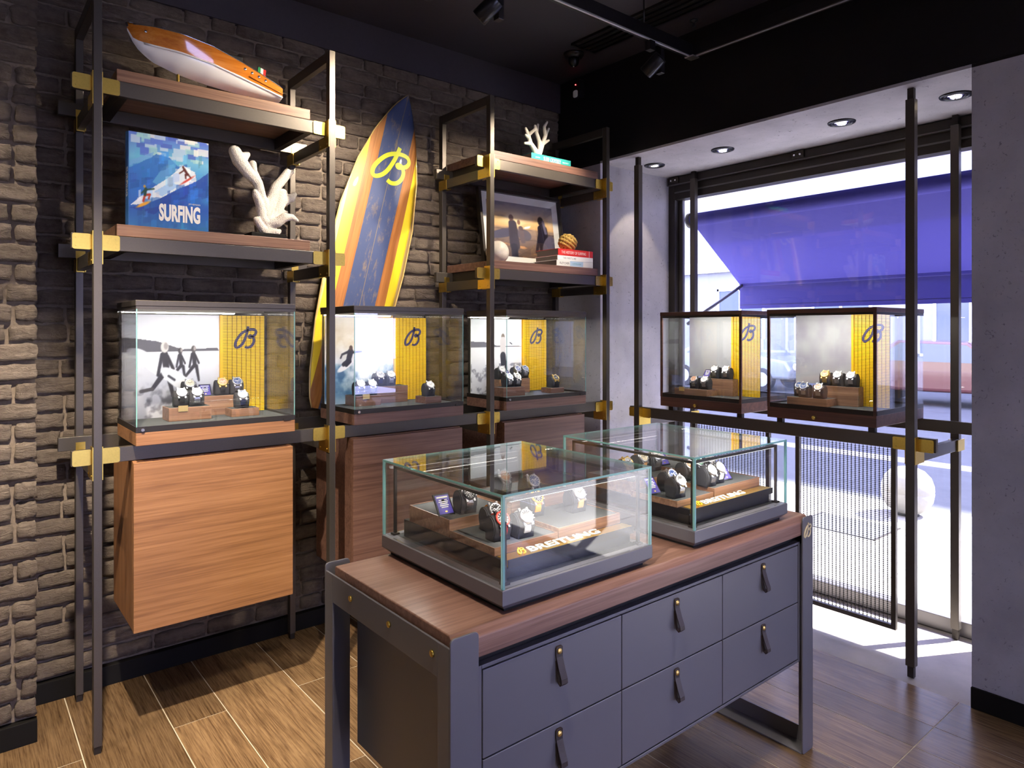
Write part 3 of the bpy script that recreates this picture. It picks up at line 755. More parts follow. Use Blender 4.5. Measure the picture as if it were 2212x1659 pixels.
def mesh_panel(name, label, w, h, loc, rotz, group):
    """yellow screen of thin bars with a dark emblem"""
    t = thing(name, label, 'screen', loc, rotz, group, True)
    mb = MB(); cols = 9; rows = 62; cw = (w - .008) / cols; rh = h / rows
    for j in range(rows):
        for i in range(cols):
            mb.box(.008 + i * cw + .0014, -.0015, j * rh + .0011, .008 + (i + 1) * cw - .0011, .0015, (j + 1) * rh - .0009)
    o = mb.build('bars', 'yellow', t); tag(o, kind='stuff')
    mb = MB()
    for i in range(cols + 1): mb.box(.008 + i * cw - .0005, .0016, 0, .008 + i * cw + .0005, .003, h)
    mb.box(.008, .0032, 0, w, .005, h)
    mb.build('back_wires', 'skirt', t)
    B(-.004, -.006, 0, .008, .006, h).build('edge_strip', 'amber', t)
    e = emblem_mb(.098, .0012, .12); moved(e, Matrix.Translation((w * .56, -.0017, h - .098))).build('emblem', 'navy', t)
    return t
CASE_ROOT = []
def case(name, label, W_, D_, H, frame, wmat, window=False):
    """glass display case; local x right, y back, z up from the underside of its wooden base"""
    fr = Frame(*frame)
    t = thing(name, label, 'display case', frame[0], frame[1], 'glass display cases on the racks', True); CASE_ROOT.append(t.name)
    bz = .05 if not window else .055
    b = B(0, 0, 0, W_, D_, bz).build('wooden_base', wmat, t, .002)
    B(.002, .002, bz, W_ - .002, D_ - .002, bz + .012).build('tray', 'felt', t)
    fm = 'darkwood' if window else 'steel2'
    mb = MB()
    for a in ((0, 0, W_, .004), (0, D_ - .004, W_, D_), (0, .004, .004, D_ - .004), (W_ - .004, .004, W_, D_ - .004)): mb.box(a[0], a[1], bz, a[2], a[3], bz + .022)
    mb.build('tray_rim', 'steel2', t)
    B(-.002, -.002, H - .022, W_ + .002, D_ + .002, H).build('lid', fm if window else 'steel', t, .002)
    mb = MB()
    for a in ((0, 0, W_, .006), (0, D_ - .006, W_, D_), (0, .006, .006, D_ - .006), (W_ - .006, .006, W_, D_ - .006)): mb.box(a[0], a[1], H - .034, a[2], a[3], H - .022)
    mb.build('lid_rim', 'steel2' if window else 'steel', t)
    z0, z1 = bz + .02, H - .032
    g = .005
    for a in ((g, .001, W_ - g, .001 + g), (g, D_ - .001 - g, W_ - g, D_ - .001), (.001, .001, .001 + g, D_ - .001), (W_ - .001 - g, .001, W_ - .001, D_ - .001)):
        B(a[0], a[1], z0, a[2], a[3], z1).build('pane', 'glass', t)
    if window:
        for x in (0, W_ - .014): B(x, -.002, bz, x + .014, .008, H - .022).build('corner_post', 'darkwood', t, .001)
        k = MB().lathe([(.004, 0), (.004, .008), (.009, .012), (.009, .02), (.006, .022), (0, .022)], 14, Matrix.Translation((W_ * .47, 0, .022)) @ Matrix.Rotation(R(90), 4, 'X'))
        k.build('knob', 'brass', t)
    else:
        for x in (.0005, W_ - .0045): B(x, .0, z0, x + .004, .001, z1).build('glass_edge', 'gedge', t)
        B(.008, -.003, bz + .004, .03, .0, bz + .016).build('lock_plate', 'steel2', t)
        MB().cyl((.022, -.003, bz + .010), (.022, -.007, bz + .010), .006, 12).build('lock', 'chrome', t)
        B(W_ - .05, -.003, bz - .0, W_ - .02, 0, bz + .01).build('hinge', 'steel2', t)
        for x in (.006, W_ - .012):
            B(x, D_ - .012, z0, x + .006, D_ - .006, z1).build('rear_corner', 'steel2', t)
    ls = B(.03, .02, H - .026, W_ - .03, .032, H - .022).build('light_strip', 'led', t)
    la = bpy.data.lights.new('strip_lamp', 'AREA'); la.shape = 'RECTANGLE'; la.size = W_ - .08; la.size_y = .02; la.energy = 2.9 if not window else 2.8; la.color = (1, .95, .88)
    lo = bpy.data.objects.new('strip_lamp', la); COL.objects.link(lo); lo.parent = t; lo.location = (W_ / 2, .04, H - .03); lo.rotation_euler = (R(18), 0, 0)
    return fr, bz + .012
def riser(fr, x0, x1, y0, y1, z, h, label, m='walnut', plate=False, rim=True):
    loc = fr.pt((x0 + x1) / 2, (y0 + y1) / 2, z); a, b = (x1 - x0) / 2, (y1 - y0) / 2
    t = thing('wooden_riser', label, 'riser', loc, fr.rz, 'wooden watch risers', True)
    B(-a, -b, 0, a, b, h).build('block', m, t, .0015)
    B(-a + .004, -b + .004, h - .002, a - .004, b - .004, h + .0006).build('felt_top', 'felt', t)
    if plate:
        s = B(-a + .035, -b - .001, h - .016, -a + .072, -b - .0025, h + .008).build('nameplate', 'gold', t)
    return t
# ---- watches: shared meshes, one object for each part of each watch
def watch_meshes():
    ms = {}
    prof = []                                     # pillow profile in (y,z)
    for k in range(15):
        a = R(-38 + 256 * k / 14); prof.append((.027 * math.cos(a), .034 + .03 * math.sin(a) * 1.1))
    prof = [(.021, 0)] + prof + [(-.021, 0)]
    mb = MB(); mb.prism(prof, 'x', -.026, .026, True)
    mb.prism([(y * .86, .004 + z * .9) for y, z in prof], 'x', -.0285, .0285, True)
    ms['pillow'] = mb.mesh('pillow')
    def path(off):
        out = []
        for k in range(27):
            a = R(-30 + 240 * k / 26); out.append(((.027 + off) * math.cos(a), .034 + (.03 + off) * math.sin(a) * 1.08))
        return out
    mb = MB(); pi, po = path(.001), path(.0042)
    for i in range(len(pi) - 1):
        w = .0105
        q = [pi[i], pi[i + 1], po[i + 1], po[i]]
        mb.prism(q, 'x', -w, w)
    ms['strap'] = mb.mesh('strap')
    mb = MB(); pi, po = path(.001), path(.0045)
    for i in range(0, len(pi) - 1):
        p0, p1 = Vector(pi[i]), Vector(pi[i + 1]); o0, o1 = Vector(po[i]), Vector(po[i + 1])
        q = [p0.lerp(p1, .08), p0.lerp(p1, .92), o0.lerp(o1, .92), o0.lerp(o1, .08)]
        for a, b in ((-.0115, -.0045), (-.004, .004), (.0045, .0115)): mb.prism([tuple(v) for v in q], 'x', a, b)
    ms['bracelet'] = mb.mesh('bracelet')
    # head: dial faces front and up
    ang = R(52); m4 = Matrix.Translation((0, -.0195, .0575)) @ Matrix.Rotation(ang, 4, 'X')
    mb = MB().lathe([(.0, -.004), (.018, -.004), (.0215, -.001), (.0215, .005), (.0195, .007), (.017, .007)], 26, m4, True, False)
    for s in (-1, 1):
        for e in (-1, 1):
            c = m4 @ Vector((s * .0125, e * .0215, .001))
            v = [m4 @ Vector((s * .0125 + dx, e * .0205 + dy, dz)) for dx in (-.003, .003) for dy in (-.005, .005) for dz in (-.004, .003)]
            mb._add(v, [(0, 1, 3, 2), (4, 6, 7, 5), (0, 4, 5, 1), (2, 3, 7, 6), (0, 2, 6, 4), (1, 5, 7, 3)])
    for dy in (-.008, 0, .008):
        mb.cyl(m4 @ Vector((.021, dy, .002)), m4 @ Vector((.0255, dy, .002)), .0026 if dy == 0 else .0018, 8)
    ms['watch_case'] = mb.mesh('watch_case')
    ms['bezel'] = MB().lathe([(.0165, .0066), (.0172, .0085), (.0205, .0075), (.0213, .0055)], 26, m4, True, False).mesh('bezel')
    ms['dial'] = MB().lathe([(.0, .0072), (.0166, .0072)], 26, m4, True, False).mesh('dial')
    mb = MB()
    def bar(a, r0, r1, w, h=.0078):
        d = Vector((math.cos(a), math.sin(a), 0)); q = Vector((-d.y, d.x, 0)) * w; zz = Vector((0, 0, h))
        mb._add([m4 @ (d * r0 + q + zz), m4 @ (d * r0 - q + zz), m4 @ (d * r1 - q + zz), m4 @ (d * r1 + q + zz)], [(0, 1, 2, 3)])
    for k in range(12): bar(R(30 * k), .0125, .0155, .0009)
    bar(R(150), -.002, .0085, .0009, .008); bar(R(35), -.002, .0125, .0007, .0082)
    for c in ((.007, 0), (-.007, 0), (0, -.007)):
        mb.lathe([(.0026, .0075), (.0036, .0076)], 14, m4 @ Matrix.Translation((c[0], c[1], 0)), True, False)
    ms['hands'] = mb.mesh('hands')
    return ms
WM = watch_meshes()
for k, m in WM.items(): m.materials.append(M['silver'])
def watch(loc, rotz, label, metal='silver', dial='black', strap='bracelet', bezel=None, scale=1.0, group='watches on suede pillows'):
    t = thing('wrist_watch', label, 'watch', loc, rotz, group, True); t.scale = (scale,) * 3
    sm = metal if strap == 'bracelet' else strap
    parts = [('pillow', 'pillow', 'pillow'), ('bracelet' if strap == 'bracelet' else 'strap', 'strap', sm), ('watch_case', 'watch_case', metal), ('bezel', 'bezel', bezel or metal), ('dial', 'dial', 'dial_' + dial),
             ('hands', 'hands', 'dial_white' if dial in ('black', 'blue', 'green', 'copper') else 'dial_black')]
    for mesh, nm, m in parts:
        o = bpy.data.objects.new(nm, WM[mesh]); COL.objects.link(o); o.parent = t
        o.material_slots[0].link = 'OBJECT'; o.material_slots[0].material = M[m]
    return t
def info_card(loc, rotz, label, s=1.0):
    t = thing('info_card', label, 'sign', loc, rotz, 'small framed information cards', True); t.scale = (s,) * 3
    q = Matrix.Rotation(R(-38), 4, 'X')
    mb = MB().box(-.024, 0, 0, .024, .005, .062); moved(mb, q).build('frame', 'darksteel', t, .001)
    sc = moved(MB().box(-.02, -.0006, .005, .02, 0, .057), q).build('screen', 'screen', t)
    mb = MB().box(-.016, -.0012, .049, .016, -.0006, .053)
    for k, wv in enumerate((.012, .014, .011, .013, .010)): mb.box(-wv, -.0012, .042 - k * .005, wv, -.0006, .0445 - k * .005)
    moved(mb, q).build('lines', 'letter_white', sc)
    moved(MB().box(-.003, -.0012, .009, .003, -.0006, .013), q).build('mark', 'gold', sc)
    MB().prism([(.004, 0), (.034, 0), (.034, .003), (.03, .036), (.026, .036)], 'x', -.004, .004).build('stand', 'darksteel', t)
    return t
def back_photo(fr, pic, x0, x1, y, z, h, label):
    t = thing('photo_panel', label, 'picture', fr.pt(x0, y, z), fr.rz, 'photo panels in the display cases', True)
    B(0, .0005, 0, x1 - x0, .004, h).build('board', 'white', t)
    pic.sheet(x1 - x0, h, 'photo_print', t); return t
CASES = []
PN = ('leftmost', 'middle', 'third')
for n, (x0, pic, plab) in enumerate(((.532, pic_beach(), 'black and white photo of three surfers running along a beach'), (1.419, pic_wave(), 'colour photo of a surfer on a breaking wave'), (2.313, pic_shore(), 'pale photo of a man standing on a beach'))):
    lab = ('glass display case on the left end of the rack, above the teak cabinet', 'glass display case in the middle of the rack in front of the surfboard', 'glass display case on the right bay of the rack by the concrete wall')[n]
    fr, zf = case('display_case', lab, .61, .366, .548, ((x0, 2.86, 1.117), 0), 'teak' if n == 0 else 'walnut_red')
    back_photo(fr, pic, .012, .398, .344, zf, .44, plab)
    mesh_panel('yellow_screen', 'yellow barred screen with dark script emblem in the %s case of the rack' % PN[n], .196, .44, fr.pt(.402, .338, zf), 0, 'yellow emblem screens')
    cs = '%s case of the rack' % PN[n]
    if n == 0:
        riser(fr, .15, .315, .165, .275, zf, .055, 'wooden riser with brass plate at the front of the ' + cs, 'walnut', True)
        riser(fr, .395, .513, .16, .25, zf, .034, 'low wooden riser at the right of the ' + cs)
        riser(fr, .285, .50, .278, .334, zf, .085, 'tall wooden riser at the back of the ' + cs)
        spec = [((.205, .21, .055), 'silver', 'white', 'blackstrap', 'left of two on the front riser'), ((.262, .20, .055), 'silver', 'silver', 'bracelet', 'right of two on the front riser'), ((.447, .195, .034), 'silver', 'blue', 'navyfab', 'alone on the low riser'),
                ((.26, .305, .085), 'silver', 'cream', 'blackstrap', 'left end of the tall riser'), ((.395, .305, .085), 'copper', 'copper', 'blackstrap', 'second from right on the tall riser'), ((.458, .305, .085), 'silver', 'blue', 'bracelet', 'right end of the tall riser')]
        ic = (.33, .30, .085)
    elif n == 1:
        riser(fr, .105, .24, .19, .31, zf, .05, 'wooden riser with brass plate at the front of the ' + cs, 'walnut_red', True)
        riser(fr, .25, .43, .25, .334, zf, .085, 'tall wooden riser at the back of the ' + cs, 'walnut_red')
        riser(fr, .44, .535, .09, .19, zf, .034, 'low wooden riser at the right of the ' + cs, 'walnut_red')
        spec = [((.14, .23, .05), 'silver', 'white', 'blackstrap', 'left of two on the front riser'), ((.20, .225, .05), 'silver', 'white', 'bracelet', 'right of two on the front riser'), ((.48, .13, .034), 'silver', 'white', 'blackstrap', 'alone on the low riser'),
                ((.285, .30, .085), 'silver', 'silver', 'navyfab', 'left on the tall riser'), ((.345, .295, .085), 'silver', 'white', 'bracelet', 'right on the tall riser')]
        ic = (.20, .29, .05)
    else:
        riser(fr, .075, .235, .12, .22, zf, .05, 'wooden riser at the front of the ' + cs, 'walnut_red')
        riser(fr, .43, .535, .11, .20, zf, .03, 'low wooden riser at the right of the ' + cs, 'walnut_red')
        riser(fr, .15, .385, .25, .334, zf, .085, 'tall wooden riser at the back of the ' + cs)
        spec = [((.14, .165, .05), 'silver', 'blue', 'bracelet', 'left of two on the front riser'), ((.195, .16, .05), 'silver', 'black', 'bracelet', 'right of two on the front riser'), ((.485, .15, .03), 'copper', 'black', 'blackstrap', 'alone on the low riser'),
                ((.305, .29, .085), 'silver', 'blue', 'blackstrap', 'second from right on the tall riser'), ((.36, .285, .085), 'silver', 'blue', 'bracelet', 'right end of the tall riser'), ((.185, .29, .085), 'silver', 'white', 'blackstrap', 'left end of the tall riser')]
        ic = (.245, .285, .085)
    for (p, metal, dial, strap, where) in spec:
        metal = 'gold' if metal == 'copper' else metal
        watch(fr.pt(p[0], p[1], zf + p[2]), R(-3), '%s dial watch, %s, %s' % (dial, where, cs), metal, dial, strap)
    info_card(fr.pt(ic[0], ic[1], zf + ic[2]), R(-5), 'small dark framed purple card in the ' + cs)

# ================================================================== WINDOW RACK
wr = thing('window_rack', 'dark metal rack from floor to soffit in the window niche', 'shelving', (3.31, 2.0, 0))
for (x, y) in ((3.31, 2.795), (3.31, 1.222), (3.895, 2.80), (3.895, 1.232)):
    p = B(x - .006, y - .019, .05, x + .03, y + .019, ZS - .05).build('post', 'steel', wr, .0015)
    B(x + .0, y - .013, 0, x + .024, y + .013, .05).build('foot', 'steel2', p); B(x + .0, y - .013, ZS - .05, x + .024, y + .013, ZS).build('head', 'steel2', p)
WZ = 1.01
B(3.341, 1.13, WZ, 3.366, 2.88, WZ + .062).build('rail', 'steel', wr, .0015)
B(3.84, 1.12, WZ + .03, 3.865, 2.9, WZ + .09).build('rail', 'steel', wr, .0015)
for y in (1.222, 2.795):
    B(3.34, y - .014, WZ - .056, 3.9, y + .014, WZ - .001).build('side_bar', 'steel', wr, .0015)
    mb = MB()
    for s in (-1, 1):
        a, b = y + s * .019, y + s * .085
        mb.rbox(min(a, b), WZ - .001, max(a, b), WZ + .056, 3.336, 3.3405, .007, 'x')
        for zz in (.012, .044): mb.cyl((3.336, y + s * .072, WZ + zz), (3.3335, y + s * .072, WZ + zz), .0035, 8)
        mb.box(3.306, y + s * .019, WZ - .058, 3.345, y + s * .022, WZ + .064); mb.box(3.345, y + s * .015, WZ - .058, 3.42, y + s * .018, WZ - .004)
    mb.build('bracket', 'brass', wr)
    mb = MB()
    for s in (-1, 1): mb.box(3.84, y + s * .015, WZ - .058, 3.93, y + s * .022, WZ - .002)
    mb.build('rear_bracket', 'brass', wr)
for n, (y0, dx) in enumerate(((2.603, 0), (1.907, 0))):
    nm = ('window case nearer the brick wall', 'window case nearer the right pier')[n]
    fr, zf = case('display_case', ('dark framed glass display case at the window, nearer the brick wall', 'dark framed glass display case at the window, nearer the concrete pier')[n], .545, .56, .56, ((3.298, y0, 1.10), R(-90)), 'darkwood', True)
    for lx in (.03, .49): B(lx, .043, -.028, lx + .03, .068, 0).build('runner', 'steel2', bpy.data.objects[CASE_ROOT[-1]])
    back_photo(fr, poster_blur(31 + n * 7), .012, .312, .272, zf + .10 - .08 * n * 0, .40 if n == 0 else .40, ('blurred grey picture panel in the ' + nm))
    mesh_panel('yellow_screen', 'yellow barred screen with dark script emblem in the ' + nm, .18, .475, fr.pt(.318, .268, zf), R(-90), 'yellow emblem screens')
    if n == 0:
        riser(fr, .035, .263, .09, .20, zf, .038, 'low wooden riser with brass plate in the ' + nm, 'walnut', True)
        riser(fr, .12, .36, .205, .262, zf, .098, 'tall wooden riser in the ' + nm)
        spec = [((.16, .13, .038), 'silver', 'copper', 'left of two on the low riser'), ((.232, .13, .038), 'silver', 'white', 'right of two on the low riser'), ((.232, .234, .098), 'silver', 'white', 'left of two on the tall riser'), ((.306, .234, .098), 'silver', 'silver', 'right of two on the tall riser')]
        ic = (.16, .225, .098)
    else:
        riser(fr, .06, .272, .09, .20, zf, .038, 'low wooden riser in the ' + nm)
        riser(fr, .14, .375, .205, .262, zf, .098, 'tall wooden riser in the ' + nm)
        spec = [((.10, .16, .038), 'silver', 'blue', 'half hidden on the low riser'), ((.145, .12, .038), 'silver', 'blue', 'in the middle of the low riser'), ((.222, .12, .038), 'silver', 'copper', 'at the right of the low riser'),
                ((.20, .234, .098), 'gold', 'copper', 'left of three on the tall riser'), ((.265, .234, .098), 'silver', 'silver', 'middle of three on the tall riser'), ((.332, .234, .098), 'silver', 'white', 'right of three on the tall riser')]
        ic = None
    for (p, metal, dial, where) in spec:
        watch(fr.pt(p[0], p[1], zf + p[2]), R(-90 + 4), '%s dial watch %s, %s' % (dial, where, nm), metal, dial, 'bracelet')
    if ic: info_card(fr.pt(ic[0], ic[1], zf + ic[2]), R(-90), 'small dark framed purple card in the ' + nm)
# hanging wire screens under the window rack
for n, (ya, yb) in enumerate(((1.362, 1.868), (2.02, 2.53))):
    t = thing('wire_screen', ('framed wire screen hanging below the window rack, nearer the pier', 'framed wire screen hanging below the window rack, behind the far showcase')[n], 'screen', (3.52, ya, .11), 0, 'wire screens under the window rack')
    za, zb = .105, 1.008
    for y in (ya, yb - .022): B(3.512, y, za, 3.536, y + .022, zb).build('stile', 'steel', t, .001)
    for z in (za, zb - .022): B(3.512, ya + .022, z, 3.536, yb - .022, z + .022).build('rail', 'steel', t, .001)
    v = MB(); k = 24
    for i in range(1, k):
        y = ya + .022 + (yb - ya - .044) * i / k
        v.box(3.5235, y - .0011, za + .02, 3.5255, y + .0011, zb - .02)
    j = za + .03
    while j < zb - .03: v.box(3.5228, ya + .02, j - .0006, 3.5235, yb - .02, j + .0006); j += .0095
    for i in range(1, k):
        y = ya + .022 + (yb - ya - .044) * i / k; j = za + .03
        while j < zb - .03: v.box(3.522, y - .0022, j - .0028, 3.5262, y + .0022, j + .0028); j += .0095
    o = v.build('wire_mesh', 'steel2', t); tag(o, kind='stuff')

# ================================================================== ISLAND TABLE
TX0, TX1, TY0, TY1, TZ = .862, 2.462, 1.2545, 1.862, .866
isl = thing('display_table', 'dark metal island table with walnut top and six grey drawers', 'table', (1.66, 1.55, 0))
prof = [(TY0, .800), (TY0, .848), (TY0 + .016, TZ), (TY1 - .006, TZ), (TY1, TZ - .006), (TY1, .800)]
MB().prism(prof, 'x', TX0, TX1).build('tabletop', 'tabletop', isl, .003)
B(.862, 1.2835, .755, 2.466, 1.83, .80).build('recess', 'gap', isl)
B(.925, 1.282, .335, 2.41, 1.845, .775).build('carcass', 'lacquer', isl, .002)
fr_ = MB()
for a in ((.935, .336, .947, .776), (2.395, .336, 2.407, .776), (.947, .336, 2.395, .345), (.947, .767, 2.395, .776)): fr_.box(a[0], 1.262, a[1], a[2], 1.282, a[3])
fr_.build('drawer_frame', 'lacquer', isl, .001)
B(.947, 1.276, .345, 2.395, 1.282, .767).build('shadow_gap', 'gap', isl)
dc = [.949, 1.431, 1.914, 2.393]; dz = [.347, .556, .765]
for j in (1, 0):
    for i in range(3):
        x0, x1, z0, z1 = dc[i] + .0018, dc[i + 1] - .0018, dz[j] + .0018, dz[j + 1] - .0018
        d = B(x0, 1.262, z0, x1, 1.28, z1).build('drawer', 'lacquer', isl, .0015)
        cx = (x0 + x1) / 2; zt = z1 - .028
        pts = [(1.2605, zt + .012), (1.258, zt - .012), (1.249, zt - .04), (1.240, zt - .062), (1.239, zt - .072), (1.245, zt - .078), (1.2535, zt - .072), (1.2585, zt - .05), (1.2605, zt - .02)]
        mb = MB(); w = .0105
        for (ya, za), (yb, zb) in zip(pts, pts[1:]):
            dv = Vector((yb - ya, zb - za)).normalized(); q = Vector((-dv.y, dv.x)) * .0014
            mb.prism([(ya + q.x, za + q.y), (yb + q.x, zb + q.y), (yb - q.x, zb - q.y), (ya - q.x, za - q.y)], 'x', cx - w, cx + w)
        mb.rbox(cx - w - .001, zt - .012, cx + w + .001, zt + .016, 1.2572, 1.2606, .006, 'y')
        mb.build('leather_pull', 'leather', d)
        MB().lathe([(.0, .003), (.0062, .0028), (.0074, .001), (.0074, 0)], 14, Matrix.Translation((cx, 1.2572, zt + .003)) @ Matrix.Rotation(R(90), 4, 'X')).build('brass_stud', 'gold', d)
for side, (xa, xb) in enumerate(((.85, .928), (2.4, 2.475))):
    xo = xa if side == 0 else xb; xi = xo + (.006 if side == 0 else -.006)
    lf = MB()
    lf.rbox(xa, 0, xb, .866, 1.247, 1.253, .012, 'y').box(xo, 1.253, 0, xi, 1.30, .845)
    lf.build('leg', 'lacquer', isl, .0015)
    lb = MB(); lb.rbox(xa, 0, xb, .866, 1.897, 1.903, .012, 'y').box(xo, 1.85, 0, xi, 1.897, .845)
    lb.build('leg', 'lacquer', isl, .0015)
    B(xo, 1.30, .765, xi, 1.85, .845).build('end_plate', 'lacquer', isl, .001)
    MB().box(xo, 1.30, 0, xi, 1.85, .062).box(xo, 1.253, 0, xa if side else xb, 1.897, .006).build('bottom_bar', 'lacquer', isl, .001)
    for y in (1.32, 1.52, 1.733):
        s = -1 if side == 0 else 1
        MB().lathe([(.0, .005), (.0068, .0048), (.008, .0035), (.008, 0)], 16, Matrix.Translation((xo, y, .812)) @ Matrix.Rotation(R(90 * s), 4, 'Y')).build('brass_bolt', 'brass', isl)
moved(emblem_mb(.05, .003, .1), Matrix.Translation((2.432, 1.2465, .818))).build('emblem', mat('pale_brass', hx('e8d8b0'), .5, .3), isl)

# ================================================================== GLASS SHOWCASES ON THE ISLAND
def showcase(x0, label):
    t = thing('glass_showcase', label, 'showcase', (x0, 1.276, TZ), 0, 'glass showcases on the island', True)
    W_, D_ = .56, .594
    B(.02, .02, 0, W_ - .02, D_ - .02, .008).build('foot_plate', 'gap', t)
    mb = MB(); pts = [(0, .02), (0, .058), (W_, .058), (W_, .02), (W_ - .016, .006), (.016, .006)]
    def ring(i, z): return [(i, i, z), (W_ - i, i, z), (W_ - i, D_ - i, z), (i, D_ - i, z)]
    vs = ring(.018, .006) + ring(0, .022) + ring(0, .058) + ring(.006, .06)
    fs = [(3, 2, 1, 0), (12, 13, 14, 15)]
    for k in range(3):
        for i in range(4): fs.append((4 * k + i, 4 * k + (i + 1) % 4, 4 * k + 4 + (i + 1) % 4, 4 * k + 4 + i))
    mb._add(vs, fs).build('base', 'lacquer', t, .0012)
    B(.03, .03, .058, W_ - .03, D_ - .03, .0605).build('floor_felt', 'felt', t)
    z0, z1, g = .05, .289, .006
    a = .003
    for q in ((a + g, a, W_ - a - g, a + g), (a + g, D_ - a - g, W_ - a - g, D_ - a), (a, a, a + g, D_ - a), (W_ - a - g, a, W_ - a, D_ - a)):
        B(q[0], q[1], .0602, q[2], q[3], z1 - g).build('pane', 'glass', t)
    B(a, a, z1 - g, W_ - a, D_ - a, z1).build('top_pane', 'glass', t)
    e = .0012
    for (x, y) in ((a, a), (W_ - a - g, a), (a, D_ - a - g), (W_ - a - g, D_ - a - g)):
        mb = MB().box(x - e if x < .1 else x, y - e if y < .1 else y, .06, (x + g) if x < .1 else x + g + e, (y + g) if y < .1 else y + g + e, z1 - g); mb.build('corner_edge', 'gedge', t)
    mb = MB()
    mb.box(a - e, a - e, z1 - g, W_ - a + e, a, z1 - .0005).box(a - e, D_ - a, z1 - g, W_ - a + e, D_ - a + e, z1 - .0005).box(a - e, a, z1 - g, a, D_ - a, z1 - .0005).box(W_ - a, a, z1 - g, W_ - a + e, D_ - a, z1 - .0005)
    mb.build('top_edge', 'gedge', t)
    m, wv = .026, .008
    for (x, y) in ((m, m), (W_ - m - wv, m), (m, D_ - m - wv), (W_ - m - wv, D_ - m - wv)):
        p = B(x, y, .06, x + wv, y + wv, .262).build('frame_post', 'steel2', t)
        B(x - .006, y - .006, .06, x + wv + .006, y + wv + .006, .066).build('foot', 'steel2', p)
    for q in ((m, m, W_ - m, m + wv), (m, D_ - m - wv, W_ - m, D_ - m), (m, m + wv, m + wv, D_ - m - wv), (W_ - m - wv, m + wv, W_ - m, D_ - m - wv)):
        b = B(q[0], q[1], .262, q[2], q[3], .270).build('frame_bar', 'steel2', t)
    B(m + .02, m + .001, .2605, W_ - m - .02, m + .007, .262).build('light_strip', 'led', t)
    B(m + .02, D_ - m - .007, .2605, W_ - m - .02, D_ - m - .001, .262).build('light_strip', 'led', t)
    for yy, ang in ((m + .02, -25), (D_ - m - .02, 25)):
        la = bpy.data.lights.new('strip_lamp', 'AREA'); la.shape = 'RECTANGLE'; la.size = W_ - .12; la.size_y = .012; la.energy = 1.5; la.color = (1, .93, .84)
        lo = bpy.data.objects.new('strip_lamp', la); COL.objects.link(lo); lo.parent = t; lo.location = (W_ / 2, yy, .255); lo.rotation_euler = (R(-ang), 0, 0)
    return Frame((x0, 1.276, TZ))
def plinth(fr, label, txt_x, w_txt):
    t = thing('display_plinth', label, 'plinth', fr.pt(0, 0, .0605), 0, 'black plinths in the showcases', True)
    B(.04, .05, 0, .52, .53, .052).build('body', 'black', t, .002)
    B(.036, .05, .008, .04, .09, .03).build('connector', 'steel2', t); B(.04, .046, .008, .06, .05, .03).build('connector', 'steel2', t)
    B(.045, .034, .036, .515, .078, .054).build('brass_strip', 'brass', t, .001)
    B(.044, .033, .034, .516, .0345, .055).build('front_lip', 'steel2', t)
    L_ = moved(text_mb('BREITLING', w_txt, .024, .003, .012), Matrix.Translation((txt_x + .045, .044, .0545)) @ Matrix.Rotation(R(-78), 4, 'X')); L_.build('lettering', 'letter_white', t)
    moved(emblem_mb(.028, .004, .13), Matrix.Translation((txt_x + .018, .056, .059)) @ Matrix.Rotation(R(-78), 4, 'X')).build('emblem', 'yellow', t)
    return t
def tray(fr, x0, y0, x1, y1, z0, h, label):
    t = thing('watch_tray', label, 'tray', fr.pt((x0 + x1) / 2, (y0 + y1) / 2, z0), 0, 'felt lined watch trays', True)
    a, b = (x1 - x0) / 2, (y1 - y0) / 2
    mb = MB(); w = .003
    mb.box(-a, -b, 0, a, b, h - .004)
    for q in ((-a, -b, a, -b + w), (-a, b - w, a, b), (-a, -b + w, -a + w, b - w), (a - w, -b + w, a, b - w)): mb.box(q[0], q[1], h - .004, q[2], q[3], h)
    mb.build('tray_body', 'walnut', t)
    B(-a + w, -b + w, h - .004, a - w, b - w, h - .0015).build('felt_lining', 'felt', t)
    return t
fa = showcase(1.02, 'glass showcase at the near end of the island table')
fb = showcase(1.785, 'glass showcase at the window end of the island table')
pz = .0605 + .052
plinth(fa, 'black plinth with brass strip and raised white letters in the near showcase', .085, .26)
plinth(fb, 'black plinth with brass strip and raised white letters in the far showcase', .075, .24)
NA, NB = 'near showcase', 'far showcase'
tray(fa, .042, .085, .262, .285, pz, .020, 'low felt tray at the front left of the ' + NA)
tray(fa, .042, .288, .262, .50, pz, .048, 'raised felt tray at the back left of the ' + NA)
tray(fa, .13, .32, .36, .50, pz + .048, .018, 'small felt tray stacked on the raised tray of the ' + NA) if 0 else None
tray(fa, .265, .288, .515, .50, pz, .060, 'tall felt tray at the back right of the ' + NA)
tray(fa, .265, .085, .515, .285, pz, .030, 'felt tray at the front right of the ' + NA)
def wa(fr, x, y, z, rot, lab, **k): watch(fr.pt(x, y, pz + z), R(rot), lab, scale=.98, **k)
wa(fa, .128, .335, .047, -4, 'steel bracelet watch beside the purple card in the ' + NA, dial='black', bezel='darksteel')
info_card(fa.pt(.068, .335, pz + .047), R(-4), 'framed purple card on the raised tray of the ' + NA, 1.1)
wa(fa, .10, .145, .019, -4, 'watch with red strap and black dial in the ' + NA, metal='darksteel', strap='red', dial='black', bezel='red')
wa(fa, .14, .225, .019, -4, 'watch with orange strap in the ' + NA, strap='orange', dial='black')
wa(fa, .165, .125, .019, -4, 'watch with white strap and black dial in the ' + NA, strap='whitestrap', dial='black')
wa(fa, .30, .235, .029, -4, 'orange bezel watch behind the white strapped watch in the ' + NA, strap='orange', dial='black', bezel='orange')
wa(fa, .345, .30, .058, -4, 'watch with navy strap at the middle of the ' + NA, strap='navyfab', dial='blue')
